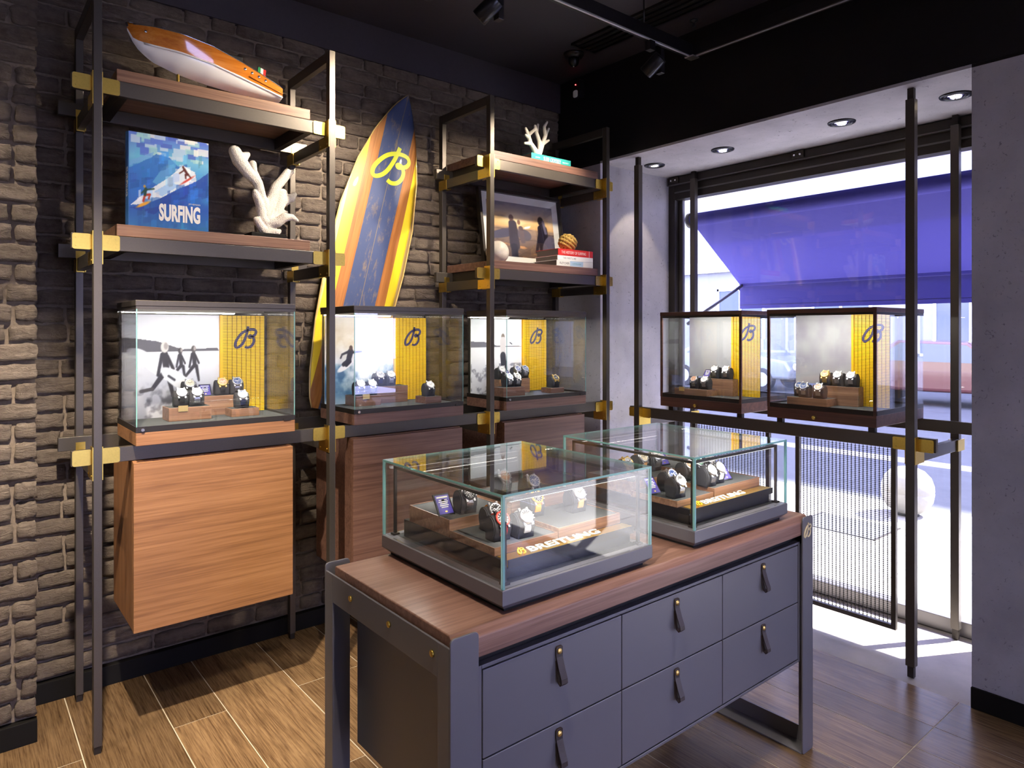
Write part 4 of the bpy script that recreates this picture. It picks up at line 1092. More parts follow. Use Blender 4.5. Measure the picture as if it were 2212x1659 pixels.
wa(fa, .27 + .05, .41, .058, -3, 'copper dial watch on the tallest tray of the ' + NA, dial='copper')
wa(fa, .43, .19, .029, -4, 'watch with cream strap behind the reflection in the ' + NA, strap='tan', dial='cream')
tray(fb, .025, .085, .225, .28, pz, .020, 'low felt tray at the front left of the ' + NB)
tray(fb, .23, .085, .515, .28, pz, .032, 'felt tray at the front right of the ' + NB)
tray(fb, .042, .285, .30, .50, pz, .045, 'raised felt tray at the back left of the ' + NB)
tray(fb, .305, .285, .515, .50, pz, .055, 'tall felt tray at the back right of the ' + NB)
wa(fb, .075, .13, .019, -4, 'dark dial steel watch at the front corner of the ' + NB, dial='black')
wa(fb, .13, .205, .019, -4, 'blue dial steel watch behind the corner post of the ' + NB, dial='blue')
info_card(fb.pt(.052, .19, pz + .019), R(-4), 'framed purple card at the left of the ' + NB, 1.1)
wa(fb, .25, .13, .031, -3, 'white dial bracelet watch at the front right of the ' + NB, dial='white')
wa(fb, .315, .14, .031, -3, 'white dial watch with white strap beside the purple card in the ' + NB, dial='white', strap='whitestrap')
info_card(fb.pt(.385, .13, pz + .031), R(-4), 'framed purple card at the right of the ' + NB, 1.1)
wa(fb, .27, .235, .031, -3, 'copper dial watch in the middle of the ' + NB, dial='copper')
wa(fb, .345, .25, .031, -3, 'green dial watch in the middle of the ' + NB, dial='green')
wa(fb, .42, .25, .031, -3, 'silver dial watch at the back right of the ' + NB, dial='silver')
wa(fb, .08, .36, .044, -3, 'gold cased watch at the back left of the ' + NB, metal='gold', dial='silver', strap='tan')
wa(fb, .20, .39, .044, -3, 'cream dial watch with tan strap at the back of the ' + NB, dial='cream', strap='tan')
wa(fb, .265, .38, .044, -3, 'white dial watch next to the rear card in the ' + NB, dial='white')
info_card(fb.pt(.335, .37, pz + .054), R(-4), 'pale card lying at the back of the ' + NB, 1.1)

# ================================================================== THINGS ON THE SHELVES
ZA = levels[0][0] + RH + .042; ZB = levels[0][1] + RH + .042; ZC1 = levels[2][0] + RH + .042; ZC2 = levels[2][1] + RH + .042
# ---- model motorboat
bt = thing('model_boat', 'varnished wooden model motorboat with white hull on a brass stand', 'model boat', (.545, 3.10, ZA), R(0), None, True)
LB = .61
SS = [0, .03, .07, .15, .3, .5, .7, .85, 1]
sh = [.246, .246, .245, .243, .234, .211, .174, .142, .108]; wl = [.232, .196, .184, .176, .166, .144, .114, .092, .072]; kl = [.222, .184, .150, .116, .088, .070, .060, .056, .053]
hb = [.002, .017, .031, .052, .075, .085, .083, .076, .066]; hw_ = [.001, .009, .018, .034, .058, .074, .075, .070, .061]
def interp(a, s): return float(np.interp(s, SS, a))
N = 33; st = [i / (N - 1) for i in range(N)]
def strips(rows, smooth=True):
    mb = MB(); m = len(rows[0]); vs = [p for r in rows for p in r]; fs = []
    for i in range(len(rows) - 1):
        for j in range(m - 1): fs.append((i * m + j, i * m + j + 1, (i + 1) * m + j + 1, (i + 1) * m + j))
    return mb._add(vs, fs, smooth)
def xs(s, z): return s * LB + (1 - min(1, s / .12)) * 0
up = []; lo_ = []; st2 = []
for s in st:
    a, b, c, d = interp(sh, s), interp(wl, s), interp(kl, s), interp(hb, s); e = interp(hw_, s); x = s * LB
    up.append([(x, -e, b + .0), (x, -(d * .6 + e * .4), a * .45 + b * .55), (x, -d, a)] ); lo_.append([(x, 0, c), (x, -e * .55, c + (b - c) * .22), (x, -e * .93, c + (b - c) * .6), (x, -e, b)])
def both(rows, tr_=None):
    mb = strips(rows); r2 = [[(x, -y, z) for x, y, z in r][::-1] for r in rows]; m2 = strips(r2); mb._add(m2.v, m2.f, True); return mb
H = both(up); H._add([(LB, y * interp(hb, 1), z) for y, z in ((-1, interp(sh, 1)), (1, interp(sh, 1)))] + [(LB, y * interp(hw_, 1), interp(wl, 1)) for y in (1, -1)], [(3, 2, 1, 0)])
hull = H.build('hull_side', 'mahogany', bt)
Lw = both(lo_); Lw._add([(LB, -interp(hw_, 1), interp(wl, 1)), (LB, interp(hw_, 1), interp(wl, 1)), (LB, 0, interp(kl, 1))], [(0, 1, 2)]); Lw.build('hull_bottom', 'gloss_white', bt)
strips([[(s * LB, -interp(hb, s), interp(sh, s)), (s * LB, -interp(hb, s) * .5, interp(sh, s) + .007), (s * LB, 0, interp(sh, s) + .010), (s * LB, interp(hb, s) * .5, interp(sh, s) + .007), (s * LB, interp(hb, s), interp(sh, s))] for s in st]).build('deck', 'mahogany', bt)
for sg in (-1, 1):
    MB().tube([(s * LB, sg * (interp(hb, s) + .001), interp(sh, s)) for s in st[1:]], .0018, 6).build('gunwale', 'chrome', bt)
    MB().tube([(s * LB, sg * (interp(hw_, s) + .0012), interp(wl, s) - .004) for s in st[3:]], .0042, 6).build('waterline_stripe', 'gloss_white', bt)
    MB().tube([(s * LB, sg * (interp(hb, s) * .5 + interp(hw_, s) * .5 + .003), interp(wl, s) * .72 + interp(sh, s) * .28) for s in st[24:]], .0022, 6).build('rub_rail', 'mahogany', bt)
MB().tube([(-.004, 0, .252), (.006, 0, .236), (.018, 0, .200), (.04, 0, .168), (.07, 0, .146)], [.006, .004, .003, .0025, .002], 8).build('bow_strip', 'chrome', bt)
ck = MB()
for s in (.62, .42): pass
B(.30, -.05, .165, .44, .05, .212).build('cockpit', 'gap', bt, .006)
B(.335, -.045, .17, .36, .045, .200).build('seat', 'gloss_white', bt, .006); B(.40, -.045, .155, .43, .045, .186).build('seat', 'gloss_white', bt, .006)
ws = MB(); ws.tube([(.30, -.055, .205), (.275, -.03, .222), (.268, 0, .228), (.275, .03, .222), (.30, .055, .205)], .0016, 6).build('windscreen_frame', 'chrome', bt)
strips([[(.30, -.055, .198), (.282, -.03, .20), (.276, 0, .2), (.282, .03, .2), (.30, .055, .198)], [(.30, -.055, .205), (.275, -.03, .222), (.268, 0, .228), (.275, .03, .222), (.30, .055, .205)]]).build('windscreen', 'glass', bt)
MB().tube([(.255, 0, .214), (.255, 0, .232), (.252, 0, .238), (.259, 0, .246)], [.005, .003, .0035, .005], 8).build('horn', 'chrome', bt)
for s in (.10, .72, .77, .82, .87):
    y = -(interp(hb, s) * .72 + interp(hw_, s) * .28) - .0005; z = interp(sh, s) * .66 + interp(wl, s) * .34
    MB().lathe([(.0, .002), (.004, .003), (.006, .001), (.006, 0)], 12, Matrix.Translation((s * LB, y, z)) @ Matrix.Rotation(R(90), 4, 'X')).build('side_vent', 'chrome', bt)
for s, y in ((.02, 0), (.2, -.05), (.93, -.05), (.97, .04)): B(s * LB - .008, y - .003, interp(sh, s) + .002, s * LB + .008, y + .003, interp(sh, s) + .014).build('cleat', 'chrome', bt, .002)
MB().cyl((.515, 0, .12), (.522, 0, .205), .0015, 6).build('flag_pole', 'chrome', bt)
fl_ = thing
for k, m in enumerate(('green', 'white', 'red')):
    mm = {'green': 'flag_green', 'white': 'letter_white', 'red': 'redbook'}[m]
    if mm == 'flag_green' and mm not in M: M[mm] = mat('flag_green', hx('1f8a4c'), .7)
    mb = MB(); xa = .523 + k * .011
    mb._add([(xa, -.0 - .002 * k, .205 - .004 * k), (xa + .011, -.002 - .002 * k, .201 - .004 * k), (xa + .009, -.002 - .002 * k, .174 - .004 * k), (xa - .002, -.0 - .002 * k, .178 - .004 * k)], [(3, 2, 1, 0)])
    mb.build('flag_stripe', mm, bt)
MB().tube([(.47, -.02, .07), (.53, -.02, .074)], .0022, 8).build('propeller_shaft', 'gold', bt); MB().tube([(.455, -.024, .073), (.475, -.024, .071)], [.002, .004], 8).build('strut', 'gold', bt)
B(.14, -.025, 0, .56, .025, .008).build('stand_base', 'mahogany', bt, .003)
for s in (.31, .78): MB().tube([(s * LB, 0, .008), (s * LB, 0, .02), (s * LB, 0, .085), (s * LB, 0, interp(kl, s) + .004)], [.008, .006, .006, .004], 12).build('stand_post', 'brass', bt)

# ---- big upright book
def cover():
    p = Pic(120, 150); p.grad([(0, (.20, .45, .68)), (.25, (.17, .34, .66)), (.45, (.22, .45, .75)), (.75, (.45, .72, .85)), (1, (.35, .45, .78))])
    n = fbm(p.U, p.V, 5, 2); p.mix(np.clip((n - .45) * 2.5, 0, 1) * .5, (.35, .72, .82)); n2 = fbm(p.U * 2, p.V, 4, 9); p.mix(np.clip((n2 - .5) * 2.5, 0, 1) * (p.V < .5) * .5, (.12, .25, .58))
    rs = np.random.RandomState(5)
    for i in range(46):                                   # painterly blocks of sky and cloud
        x, y = rs.rand(), .74 + rs.rand() * .26; w, h = .06 + rs.rand() * .12, .03 + rs.rand() * .05
        c = [(.93, .92, .88), (.62, .80, .80), (.35, .45, .80), (.75, .82, .88), (.30, .38, .72)][rs.randint(5)]
        p.poly([(x, y), (x + w, y), (x + w, y + h), (x, y + h)], c, .75)
    p.poly([(0, .62), (.12, .68), (.33, .80), (.5, .78), (.6, .70), (.72, .74), (.72, .60), (.45, .45), (.2, .25), (0, .22)], (.20, .42, .74), .8)
    p.poly([(.02, .70), (.3, .82), (.28, .76), (.0, .64)], (.45, .66, .86), .8)
    p.poly([(.28, .5), (.42, .68), (.55, .72), (.6, .6), (.4, .45)], (.45, .74, .85), .5)
    p.poly([(.02, .24), (.22, .40), (.5, .58), (.66, .72), (.82, .66), (.84, .56), (.6, .46), (.38, .34), (.2, .26)], (.92, .94, .95), .9)
    p.poly([(.30, .40), (.5, .52), (.62, .5), (.40, .36)], (.60, .76, .92), .8)
    p.poly([(.0, .21), (.2, .25), (.4, .35), (.62, .46), (.86, .58), (1, .68), (1, .40), (.8, .40), (.5, .3), (.3, .16)], (.16, .26, .58), .75)
    for i in range(130):
        x, y = rs.rand(), rs.rand() * .75; w, h = .02 + rs.rand() * .09, .03 + rs.rand() * .10
        base = p.c[min(149, int(y * 149)), min(119, int(x * 119))]; c = np.clip(base * (.8 + .4 * rs.rand()) + (rs.rand(3) - .5) * .08, 0, 1)
        p.poly([(x, y), (x + w, y + .3 * w), (x + w, y + h), (x, y + h - .01)], c, .55)
    D_ = (.35, .14, .1)
    p.ell((.17, .255), .085, .016, (.92, .66, .18), .42)
    p.cap((.17, .29), (.19, .355), .013, (.72, .25, .14)); p.cap((.19, .355), (.25, .365), .013, (.72, .25, .14)); p.cap((.25, .365), (.235, .32), .01, (.72, .25, .14))
    p.cap((.19, .36), (.20, .42), .017, (.16, .28, .22)); p.cap((.20, .41), (.30, .43), .008, (.16, .28, .22)); p.cap((.19, .41), (.15, .37), .009, (.16, .28, .22)); p.ell((.185, .445), .014, .015, (.75, .6, .25))
    p.ell((.72, .565), .10, .011, (.80, .30, .25), .55)
    p.cap((.70, .585), (.695, .62), .010, D_); p.cap((.695, .62), (.73, .63), .011, D_); p.cap((.73, .63), (.76, .60), .009, D_); p.cap((.72, .63), (.68, .68), .016, D_); p.cap((.68, .67), (.62, .63), .007, D_); p.ell((.665, .70), .013, .014, D_)
    return p
bk = thing('surf_book', 'large blue book with surfers on its cover standing on the left middle shelf', 'book', (.528, 3.0, ZB), 0, None, True)
BW, BH, BT = .30, .378, .05
mb = MB(); mb.box(.004, 0, 0, BW, .003, BH).box(.004, BT - .003, 0, BW, BT, BH); mb.prism([(.006, 0), (.006, BT), (.0, BT - .012), (-.002, BT / 2), (.0, .012)], 'z', 0, BH)
M['bookblue'] = mat('book_blue', hx('3f74b4'), .35, nz=.25, nzs=18); mb.build('cover_boards', 'bookblue', bk)
B(.007, .0032, .004, BW - .004, BT - .0032, BH - .004).build('pages', 'paper', bk)
cover().sheet(BW - .006, BH, 'cover_print', bk, (.006, -.0004, 0), (0, 0, 0), 'print_gloss')
moved(text_mb('SURFING', .155, .070, .0004, .045), Matrix.Translation((.112, -.0006, .038))).build('title', 'letter_white', bk)
moved(text_mb('JIM HEIMANN', .045, .008, .0004), Matrix.Translation((.222, -.0006, .112))).build('author_line', 'letter_white', bk)
moved(text_mb('SURFING', .115, .030, .0004, .02), Matrix.Translation((-.0026, .008, .235)) @ Matrix.Rotation(R(-90), 4, 'Z') @ Matrix.Rotation(R(90), 4, 'Y')).build('spine_title', 'letter_white', bk)

# ---- corals (branching skinned meshes)
def coral(name, label, loc, nodes, edges, base=None, vox=.0035):
    t = thing(name, label, 'coral', loc, 0, None, True)
    mb = MB()
    for a, b in edges:
        pa, pb = Vector(nodes[a][:3]), Vector(nodes[b][:3]); ra, rb_ = nodes[a][3], nodes[b][3]
        mb.tube([pa.lerp(pb, k / 5) for k in range(6)], [ra + (rb_ - ra) * k / 5 for k in range(6)], 10)
    for n in nodes:
        mb.lathe([(n[3] * math.sin(math.pi * k / 8) + 1e-5, -n[3] * math.cos(math.pi * k / 8)) for k in range(9)], 10, Matrix.Translation(n[:3]))
    o = mb.build('branches', 'coral', t)
    rm = o.modifiers.new('remesh', 'REMESH'); rm.mode = 'VOXEL'; rm.voxel_size = vox; rm.use_smooth_shade = True
    sm = o.modifiers.new('smooth', 'SMOOTH'); sm.factor = .5; sm.iterations = 5
    if base: base(t)
    return t
S_ = 1 / 480.0
def cn(px, py, dy, r):                            # zoomed photo position on the coral's own plane
    return ((px / 7.54 - 100) * S_ * 1.0, dy, (201 - py / 7.54) * S_ + .026, r * 1.05)
cnodes = [cn(750, 1490, 0, .030), cn(740, 1330, 0, .026), cn(730, 1150, -.005, .024), cn(650, 900, -.008, .021), cn(590, 700, -.012, .022), cn(420, 540, -.015, .026), cn(300, 380, -.012, .030), cn(240, 250, -.008, .026), cn(215, 200, -.006, .012),
          cn(560, 500, .01, .014), cn(545, 380, .015, .016), cn(460, 235, .02, .014),
          cn(840, 900, .01, .022), cn(910, 720, .012, .022), cn(1030, 560, .012, .020), cn(1110, 450, .01, .020), cn(1180, 420, .008, .010),
          cn(920, 1150, .02, .022), cn(1020, 930, .03, .026), cn(1060, 780, .035, .022), cn(1200, 840, .035, .020), cn(1260, 770, .035, .012),
          cn(900, 1300, -.02, .022), cn(1000, 1210, -.03, .020), cn(1120, 1200, -.035, .014), cn(1220, 1250, -.035, .007),
          cn(640, 1250, -.02, .020), cn(600, 1050, -.03, .018), cn(540, 920, -.035, .017), cn(520, 860, -.035, .012),
          cn(640, 1420, -.02, .018), cn(560, 1310, -.03, .016), cn(530, 1290, -.032, .010), cn(880, 1470, -.02, .016), cn(930, 1440, -.02, .010), cn(1120, 1085, .03, .008)]
cedges = [(0, 1), (1, 2), (2, 3), (3, 4), (4, 5), (5, 6), (6, 7), (7, 8), (4, 9), (9, 10), (6, 11), (2, 12), (12, 13), (13, 14), (14, 15), (15, 16), (1, 17), (17, 18), (18, 19), (18, 20), (20, 21), (1, 22), (22, 23), (23, 24), (24, 25), (1, 26), (26, 27), (27, 28), (28, 29), (0, 30), (30, 31), (31, 32), (0, 33), (33, 34), (17, 35)]
coral('branch_coral', 'large white branching coral on a black block on the left middle shelf', (1.093, 3.06, ZB), cnodes, cedges, lambda t: B(-.085, -.05, 0, .07, .05, .03).build('base_block', 'skirt', t, .003))
c2 = [(0, 0, 0, .022), (-.02, 0, .03, .018), (-.045, .01, .07, .014), (-.07, 0, .10, .012), (-.10, -.01, .105, .008), (-.055, .02, .12, .012), (-.075, .02, .155, .009), (-.035, -.02, .15, .009), (.02, 0, .035, .018), (.015, .0, .09, .013), (.0, .01, .14, .012), (-.01, .01, .18, .009),
      (.04, 0, .08, .014), (.055, -.01, .13, .012), (.045, -.01, .18, .010), (.06, -.02, .21, .007), (.08, .01, .15, .010), (.10, .01, .185, .007), (.09, 0, .11, .008), (-.09, 0, .14, .007), (.03, .03, .2, .008), (-.10, .0, .06, .008)]
e2 = [(0, 1), (1, 2), (2, 3), (3, 4), (2, 5), (5, 6), (5, 7), (0, 8), (8, 9), (9, 10), (10, 11), (8, 12), (12, 13), (13, 14), (14, 15), (13, 16), (16, 17), (12, 18), (3, 19), (10, 20), (2, 21)]
coral('small_coral', 'small white coral standing on the turquoise book on the top right shelf', (2.705, 3.05, ZC1 + .062), c2, e2, None, .0028)

# ---- surfboard leaning behind the middle case
sbt = thing('surfboard', 'blue, yellow and wood striped surfboard leaning on the brick wall', 'surfboard', (1.545, 3.362, 1.125), 0, None, True)
sbt.rotation_euler = (R(-1.2), R(14.6), 0)
LS = 1.82
def bw(s):                                         # half width at height s (0 tail, 1 nose)
    return float(np.interp(s, [0, .03, .1, .25, .45, .6, .75, .86, .94, .98, 1], [.12, .145, .175, .212, .232, .228, .19, .132, .070, .028, .002]))
rows = []; NS = 40
for i in range(NS + 1):
    s = i / NS; s = 1 - (1 - s) ** 1.3 if 0 else s; w = bw(s); z = s * LS; th = .026 * (1 - .75 * max(0, (s - .75) / .25)); rk = -.0 + .03 * max(0, (s - .7) / .3) ** 2 * -1
    r = []
    for k in range(13):
        t_ = -1 + 2 * k / 12; r.append((t_ * w, -th * (1 - abs(t_) ** 3.0) - .004 + rk, z))
    for k in range(11, 0, -1):
        t_ = -1 + 2 * k / 12; r.append((t_ * w, th * .7 * (1 - abs(t_) ** 3.0) - .004 + rk, z))
    rows.append(r + [r[0]])
strips(rows).build('deck_board', 'board', sbt)
rail_m = MB().tube([(sg * (bw(i / 40) + .0005), -.004, i / 40 * LS) for sg in (1,) for i in range(41)][:-1] + [(0, -.004 - .03, LS)], .004, 6)
M['varnish'] = mat('varnished_rail', hx('d8b878'), .2, coat=.6)
rail_m.build('rail_edge', 'varnish', sbt)
MB().tube([(-(bw(i / 40) + .0005), -.004, i / 40 * LS) for i in range(40)] + [(0, -.034, LS)], .004, 6).build('rail_edge', 'varnish', sbt)
M['lime'] = mat('lime_print', hx('c3cc3c'), .4); M['lime2'] = mat('pale_olive', hx('a9b262'), .5)
e = emblem_mb(.215, .0012, .11); moved(e, Matrix.Translation((.0, -.0315, 1.40))); 
for i, v in enumerate(e.v):                        # lay the emblem on the curved deck
    w = bw(v[2] / LS); t_ = abs(v[0]) / w; th = .026 * (1 - .75 * max(0, (v[2] / LS - .75) / .25)); rk = -.03 * max(0, (v[2] / LS - .7) / .3) ** 2
    e.v[i] = (v[0], -th * (1 - t_ ** 3.0) - .004 + rk - .0008 + (v[1] + .0315), v[2])
e.build('emblem', 'lime', sbt)

# ---- right bay: framed photo, ball, knot, books
pf = thing('framed_photo', 'black framed sunset photo of surfers leaning on the right middle shelf', 'picture', (2.395, 3.19, ZC2), 0, None, True)
pf.rotation_euler = (R(-8), 0, 0)
FW, FH = .66, .47
mb = MB().box(0, -.03, 0, FW, 0, .018).box(0, -.03, FH - .018, FW, 0, FH).box(0, -.03, .018, .018, 0, FH - .018).box(FW - .018, -.03, .018, FW, 0, FH - .018); mb.build('frame', 'steel2', pf, .001)
B(.016, -.008, .016, FW - .016, -.002, FH - .016).build('mount', 'white', pf)
def sunset():
    p = Pic(130, 100); p.grad([(0, (.38, .30, .26)), (.3, (.50, .42, .38)), (.52, (.62, .52, .44)), (.56, (.86, .68, .46)), (.7, (.93, .80, .58)), (.85, (.72, .66, .62)), (1, (.55, .55, .60))])
    n = fbm(p.U * .6, p.V * 3, 10, 4); p.mix((p.V < .54) * np.clip((n - .5) * 5, 0, 1) * .7, (.28, .22, .22)); p.mix((p.V < .3) * np.clip((n - .6) * 6, 0, 1) * .8, (.92, .68, .42))
    p.mix(np.exp(-((p.U - .40) ** 2 / .02 + (p.V - .68) ** 2 / .015)), (1, .92, .74)); p.mix((p.V > .72) * np.clip((fbm(p.U, p.V * 2, 5, 8) - .45) * 3, 0, 1) * .6, (.42, .42, .48))
    D_, G_ = (.12, .10, .16), (.30, .29, .38)
    p.ell((.22, .42), .24, .075, G_, .35); p.cap((.36, .62), (.37, .2), .06, (.22, .19, .24), .075); p.cap((.36, .2), (.36, .0), .05, D_); p.ell((.345, .72), .035, .06, (.45, .28, .22))
    p.ell((.53, .42), .10, .11, (.36, .33, .38), .7); p.cap((.48, .55), (.50, .3), .035, (.40, .34, .36)); p.ell((.455, .65), .024, .045, (.55, .38, .28))
    p.cap((.82, .58), (.84, .1), .075, D_, .09); p.ell((.80, .72), .045, .085, D_); p.cap((.77, .5), (.70, .12), .022, D_); p.ell((.90, .2), .10, .26, (.36, .34, .42), -.2); p.cap((.84, .72), (.87, .5), .02, (.42, .40, .50)); return p
sunset().sheet(FW - .13, FH - .13, 'photo_print', pf, (.065, -.0085, .065), (0, 0, 0), 'print_gloss')
B(.018, -.022, .018, FW - .018, -.0205, FH - .018).build('glazing', 'glass', pf)
solo(MB().lathe([(.068 * math.sin(math.pi * k / 18) + 1e-6, .068 - .068 * math.cos(math.pi * k / 18)) for k in range(19)], 28), 'marble_ball', 'marble', 'cream marble ball half hidden by the rack post', 'ball', (2.432, 3.09, ZC2), local=True)
def book(name, label, x0, x1, y0, y1, z0, z1, cm, spine):
    t = thing(name, label, 'book', ((x0 + x1) / 2, y0, z0), 0, 'lying books on the right shelves')
    mb = MB().box(x0, y0, z0, x1, y1, z0 + .0022).box(x0, y0, z1 - .0022, x1, y1, z1).box(x0, y0, z0 + .0022, x1, y0 + .003, z1 - .0022); mb.build('cover', cm, t, .0006)
    B(x0 + .004, y0 + .0032, z0 + .0023, x1 - .004, y1 - .004, z1 - .0023).build('pages', 'greypaper', t)
    for txt, fx, fw, fh, m in spine:
        h = (z1 - z0) * fh
        moved(text_mb(txt, (x1 - x0) * fw, h, .0003), Matrix.Translation((x0 + (x1 - x0) * fx, y0 - .0002, z0 + (z1 - z0 - h) / 2))).build('spine_text', m, t)
    return t
Z0 = ZC2
b1 = book('coffee_table_book', 'pale book at the bottom of the stack of three books', 2.745, 3.05, 2.925, 3.13, Z0, Z0 + .034, 'letter_white', [('FLETCHER', .08, .26, .38, 'letter_dark'), ('A LIFETIME IN SURF', .42, .24, .2, 'teal')])
B(2.745 + .305 * .36, 2.9246, Z0 + .002, 2.745 + .305 * .72, 2.925, Z0 + .032).build('blue_panel', mat('pale_blue_print', hx('a9c3dc'), .5), b1)
book('coffee_table_book', 'white book in the middle of the stack of three books', 2.752, 3.05, 2.925, 3.125, Z0 + .034, Z0 + .062, 'white', [('T H E  F I R S T  L I N E', .15, .36, .4, 'letter_dark')])
b3 = book('coffee_table_book', 'red book on top of the stack of three books', 2.757, 3.05, 2.925, 3.12, Z0 + .062, Z0 + .102, 'redbook', [('THE HISTORY OF SURFING', .09, .7, .42, 'letter_white')])
B(2.757 + .293 * .885, 2.9246, Z0 + .063, 2.757 + .293 * .895, 2.925, Z0 + .101).build('spine_line', 'letter_white', b3)
book('coffee_table_book', 'turquoise book lying on the top right shelf under the small coral', 2.57, 2.885, 2.95, 3.15, ZC1, ZC1 + .042, 'teal', [('SURF ODYSSEY', .3, .44, .55, 'letter_white'), ('gestalten', .1, .11, .25, 'letter_white'), ('THE CULTURE OF', .78, .16, .2, 'letter_white')])
kn = MB(); r0 = .041; Rk = .055
for ax in range(3):
    for k in (-1.5, -.5, .5, 1.5):
        off = k * .019; rr = math.sqrt(max(1e-6, (Rk - .006 + .003 * (ax - 1)) ** 2 - off ** 2)); pts = []
        for q in range(24):
            a = 2 * math.pi * q / 24; u, v = rr * math.cos(a), rr * math.sin(a); pts.append([(off, u, v), (u, off, v), (u, v, off)][ax])
        kn.tube(pts, .0098, 7, True)
moved(kn, Matrix.Translation((0, 0, Rk + .006)) @ Euler((.5, .3, .6)).to_matrix().to_4x4())
solo(kn, 'rope_knot', 'rope', 'ball knot of golden rope on top of the stacked books', 'knot', (2.965, 3.06, Z0 + .102), local=True)

# ================================================================== OUTSIDE
pav = struct(B(4.06, -8, -.2, 6.6, 14, -.03), 'floor_pavement', 'paving', 'sunlit stone pavement outside the window')
pm = B(-.419, -.297, 0, .419, .297, .025).mesh('paving_slab'); pm.materials.append(M['paving'])
for i in range(3):
    for j in range(22):
        o = bpy.data.objects.new('paving_slab', pm); COL.objects.link(o); o.parent = pav; o.location = (4.48 + i * .843, -4.5 + j * .6 + (i % 2) * .3, -.03 + random.uniform(0, .0015))
struct(B(6.6, -30, -.3, 8.7, 50, -.012), 'floor_shaded_lane', 'asphalt', 'asphalt strip beyond the pavement, dark in place of its shade')  # dark asphalt tone also stands in for shade on the far pavement
struct(B(9.0, -30, -.3, 40, 50, -.12), 'floor_road', 'asphalt', 'grey road beyond the kerb')
struct(B(8.7, -30, -.3, 9.0, 50, .0), 'trim_6', 'stone', 'pale kerb stone', .02)
gr = thing('drain_grate', 'dark speckled inspection cover set in the pavement', 'drain cover', (5.5, 2.5, -.005))
B(5.28, 2.2, -.005, 5.74, 2.8, .002).build('cover', 'asphalt', gr); 
for q in ((5.27, 2.19, 5.75, 2.2), (5.27, 2.8, 5.75, 2.81)): B(q[0], q[1], -.005, q[2], q[3], .004).build('rim', 'steel2', gr)
bo = thing('stone_bollard', 'pale egg shaped stone bollard standing on the pavement', 'bollard', (6.25, 2.33, -.005))
MB().lathe([(.0, .40), (.07, .393), (.13, .365), (.175, .315), (.197, .25), (.20, .205), (.197, .2), (.197, .19), (.2, .185), (.19, .12), (.16, .065), (.11, .025), (.08, .012)], 32, Matrix.Translation((6.25, 2.33, 0))).build('body', 'stone', bo)
MB().lathe([(.09, -.005), (.085, .02)], 24, Matrix.Translation((6.25, 2.33, 0))).build('foot', 'rubber', bo)
aw = thing('awning', 'violet blue fabric awning outside the shop window', 'awning', (4.2, 3.0, 2.36))
AY0, AY1 = -3.2, 3.02  # unseen length over the entrance is added to keep sun off the floor
MB().cyl((4.2, AY0, 2.36), (4.2, AY1, 2.36), .048, 20).build('roller', 'awning', aw)
MB().cyl((4.2, AY1, 2.36), (4.2, AY1 + .03, 2.36), .055, 20).build('roller_end', 'steel2', aw)
MB()._add([(4.215, AY0, 2.317), (4.215, AY1 - .01, 2.317), (4.80, AY1 - .01, 1.915), (4.80, AY0, 1.915), (4.217, AY0, 2.320), (4.217, AY1 - .01, 2.320), (4.802, AY1 - .01, 1.918), (4.802, AY0, 1.918)], [(0, 1, 2, 3), (7, 6, 5, 4), (1, 5, 6, 2), (0, 3, 7, 4)]).build('canopy', 'awning', aw)
B(4.795, AY0, 1.895, 4.825, AY1 - .01, 1.92).build('front_bar', 'awning', aw, .004)
B(4.80, AY0, 1.722, 4.802, AY1 - .01, 1.9).build('valance', 'awning', aw); B(4.799, AY0, 1.75, 4.8005, AY1 - .01, 1.753).build('hem_seam', 'navy', aw)
MB().cyl((4.8, AY1 - .03, 1.905), (4.10, AY1 - .03, 1.60), .012, 8).build('arm', 'alu', aw)
ex = MB().box(4.07, -9, 2.62, 4.72, 14, 2.78).box(4.06, -9, 2.78, 4.2, 14, 7).box(4.06, 3.2, 0, 4.12, 14, 2.75).box(4.06, -9, 0, 4.12, -3.5, 2.75); struct(ex, 'wall_facade', 'cream_pl', 'pale street facade of the shop')
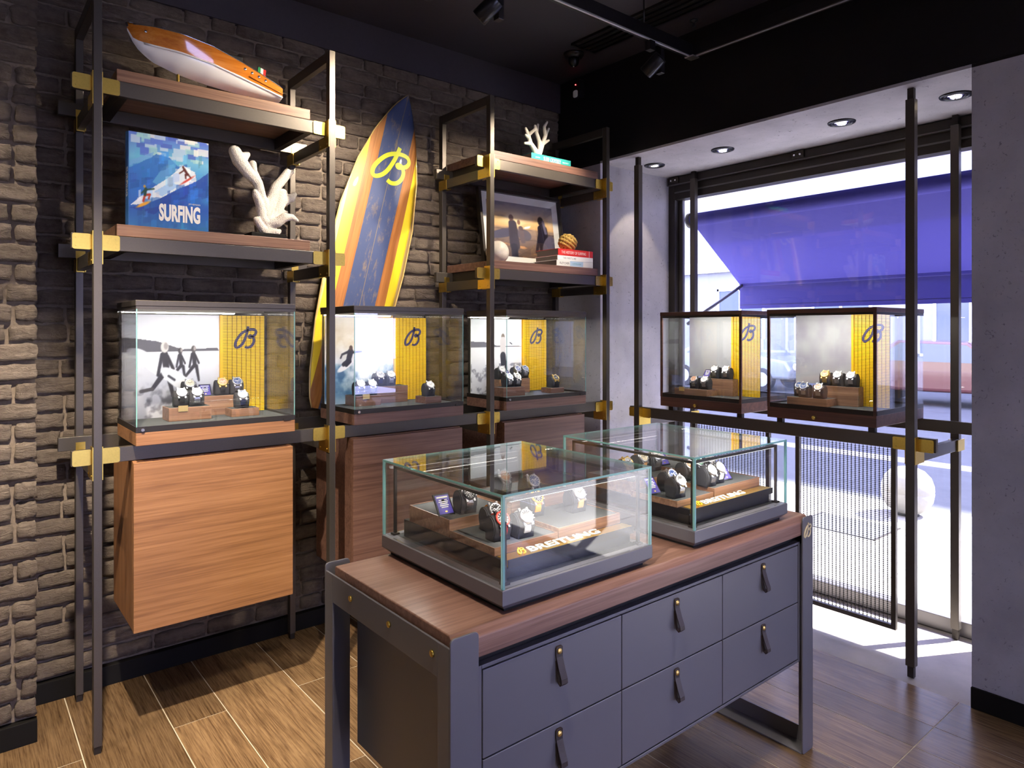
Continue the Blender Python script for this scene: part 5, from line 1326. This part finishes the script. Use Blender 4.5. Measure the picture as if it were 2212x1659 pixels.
fb_ = thing('street_building', 'pale building with rows of windows across the street', 'building', (22, 5, -.12))
B(22, -22, -.12, 26, 46, 20).build('wall', 'facade', fb_); B(21.8, -22, 3.7, 22, 46, 4.1).build('cornice', 'cream_pl', fb_)
for j in (0, 2, 3):
    for i in range(15):
        y = -16 + i * 3.6; z = .8 + j * 4.2
        w = MB().box(21.93, y, z, 22, y + 1.9, z + .08).box(21.93, y, z + 2.2, 22, y + 1.9, z + 2.28).box(21.93, y, z, 22, y + .08, z + 2.28).box(21.93, y + 1.82, z, 22, y + 1.9, z + 2.28).box(21.93, y + .91, z, 22, y + .99, z + 2.28).build('window', 'cream_pl', fb_)
        B(21.97, y + .08, z + .08, 21.99, y + 1.82, z + 2.2).build('pane', 'winglass', w)
def car(label, x, y, m):
    t = thing('parked_car', label, 'car', (x, y, -.12))
    z = -.12; W2 = .85
    body = [(-2.1, .35), (-2.15, .6), (-2.0, .85), (-1.3, .95), (-.7, 1.42), (.7, 1.46), (1.5, 1.0), (2.05, .9), (2.15, .6), (2.1, .3)]
    MB().prism([(y + a, z + b) for a, b in body], 'x', x - W2, x + W2).build('body', m, t, .08, 3)
    wn = [(-1.15, .98), (-.68, 1.36), (.62, 1.40), (1.2, 1.0)]
    MB().prism([(y + a, z + b) for a, b in wn], 'x', x - W2 - .005, x + W2 + .005).build('side_window', 'winglass', t)
    for dy in (-1.3, 1.3):
        for sx in (-1, 1):
            w = MB().cyl((x + sx * (W2 - .18), y + dy, z + .32), (x + sx * (W2 + .01), y + dy, z + .32), .32, 20).build('wheel', 'rubber', t); MB().cyl((x + sx * (W2 + .01), y + dy, z + .32), (x + sx * (W2 + .02), y + dy, z + .32), .2, 14).build('hubcap', 'silver', w)
    for dx in (-.6, .6): MB().cyl((x + dx, y - 2.12, z + .68), (x + dx, y - 2.2, z + .68), .1, 12).build('headlamp', 'white', t)
car('red car on the street behind the window posts', 17.4, 5.7, 'carred')
car('grey car on the street further to the left', 18.2, 11.5, 'cargrey')
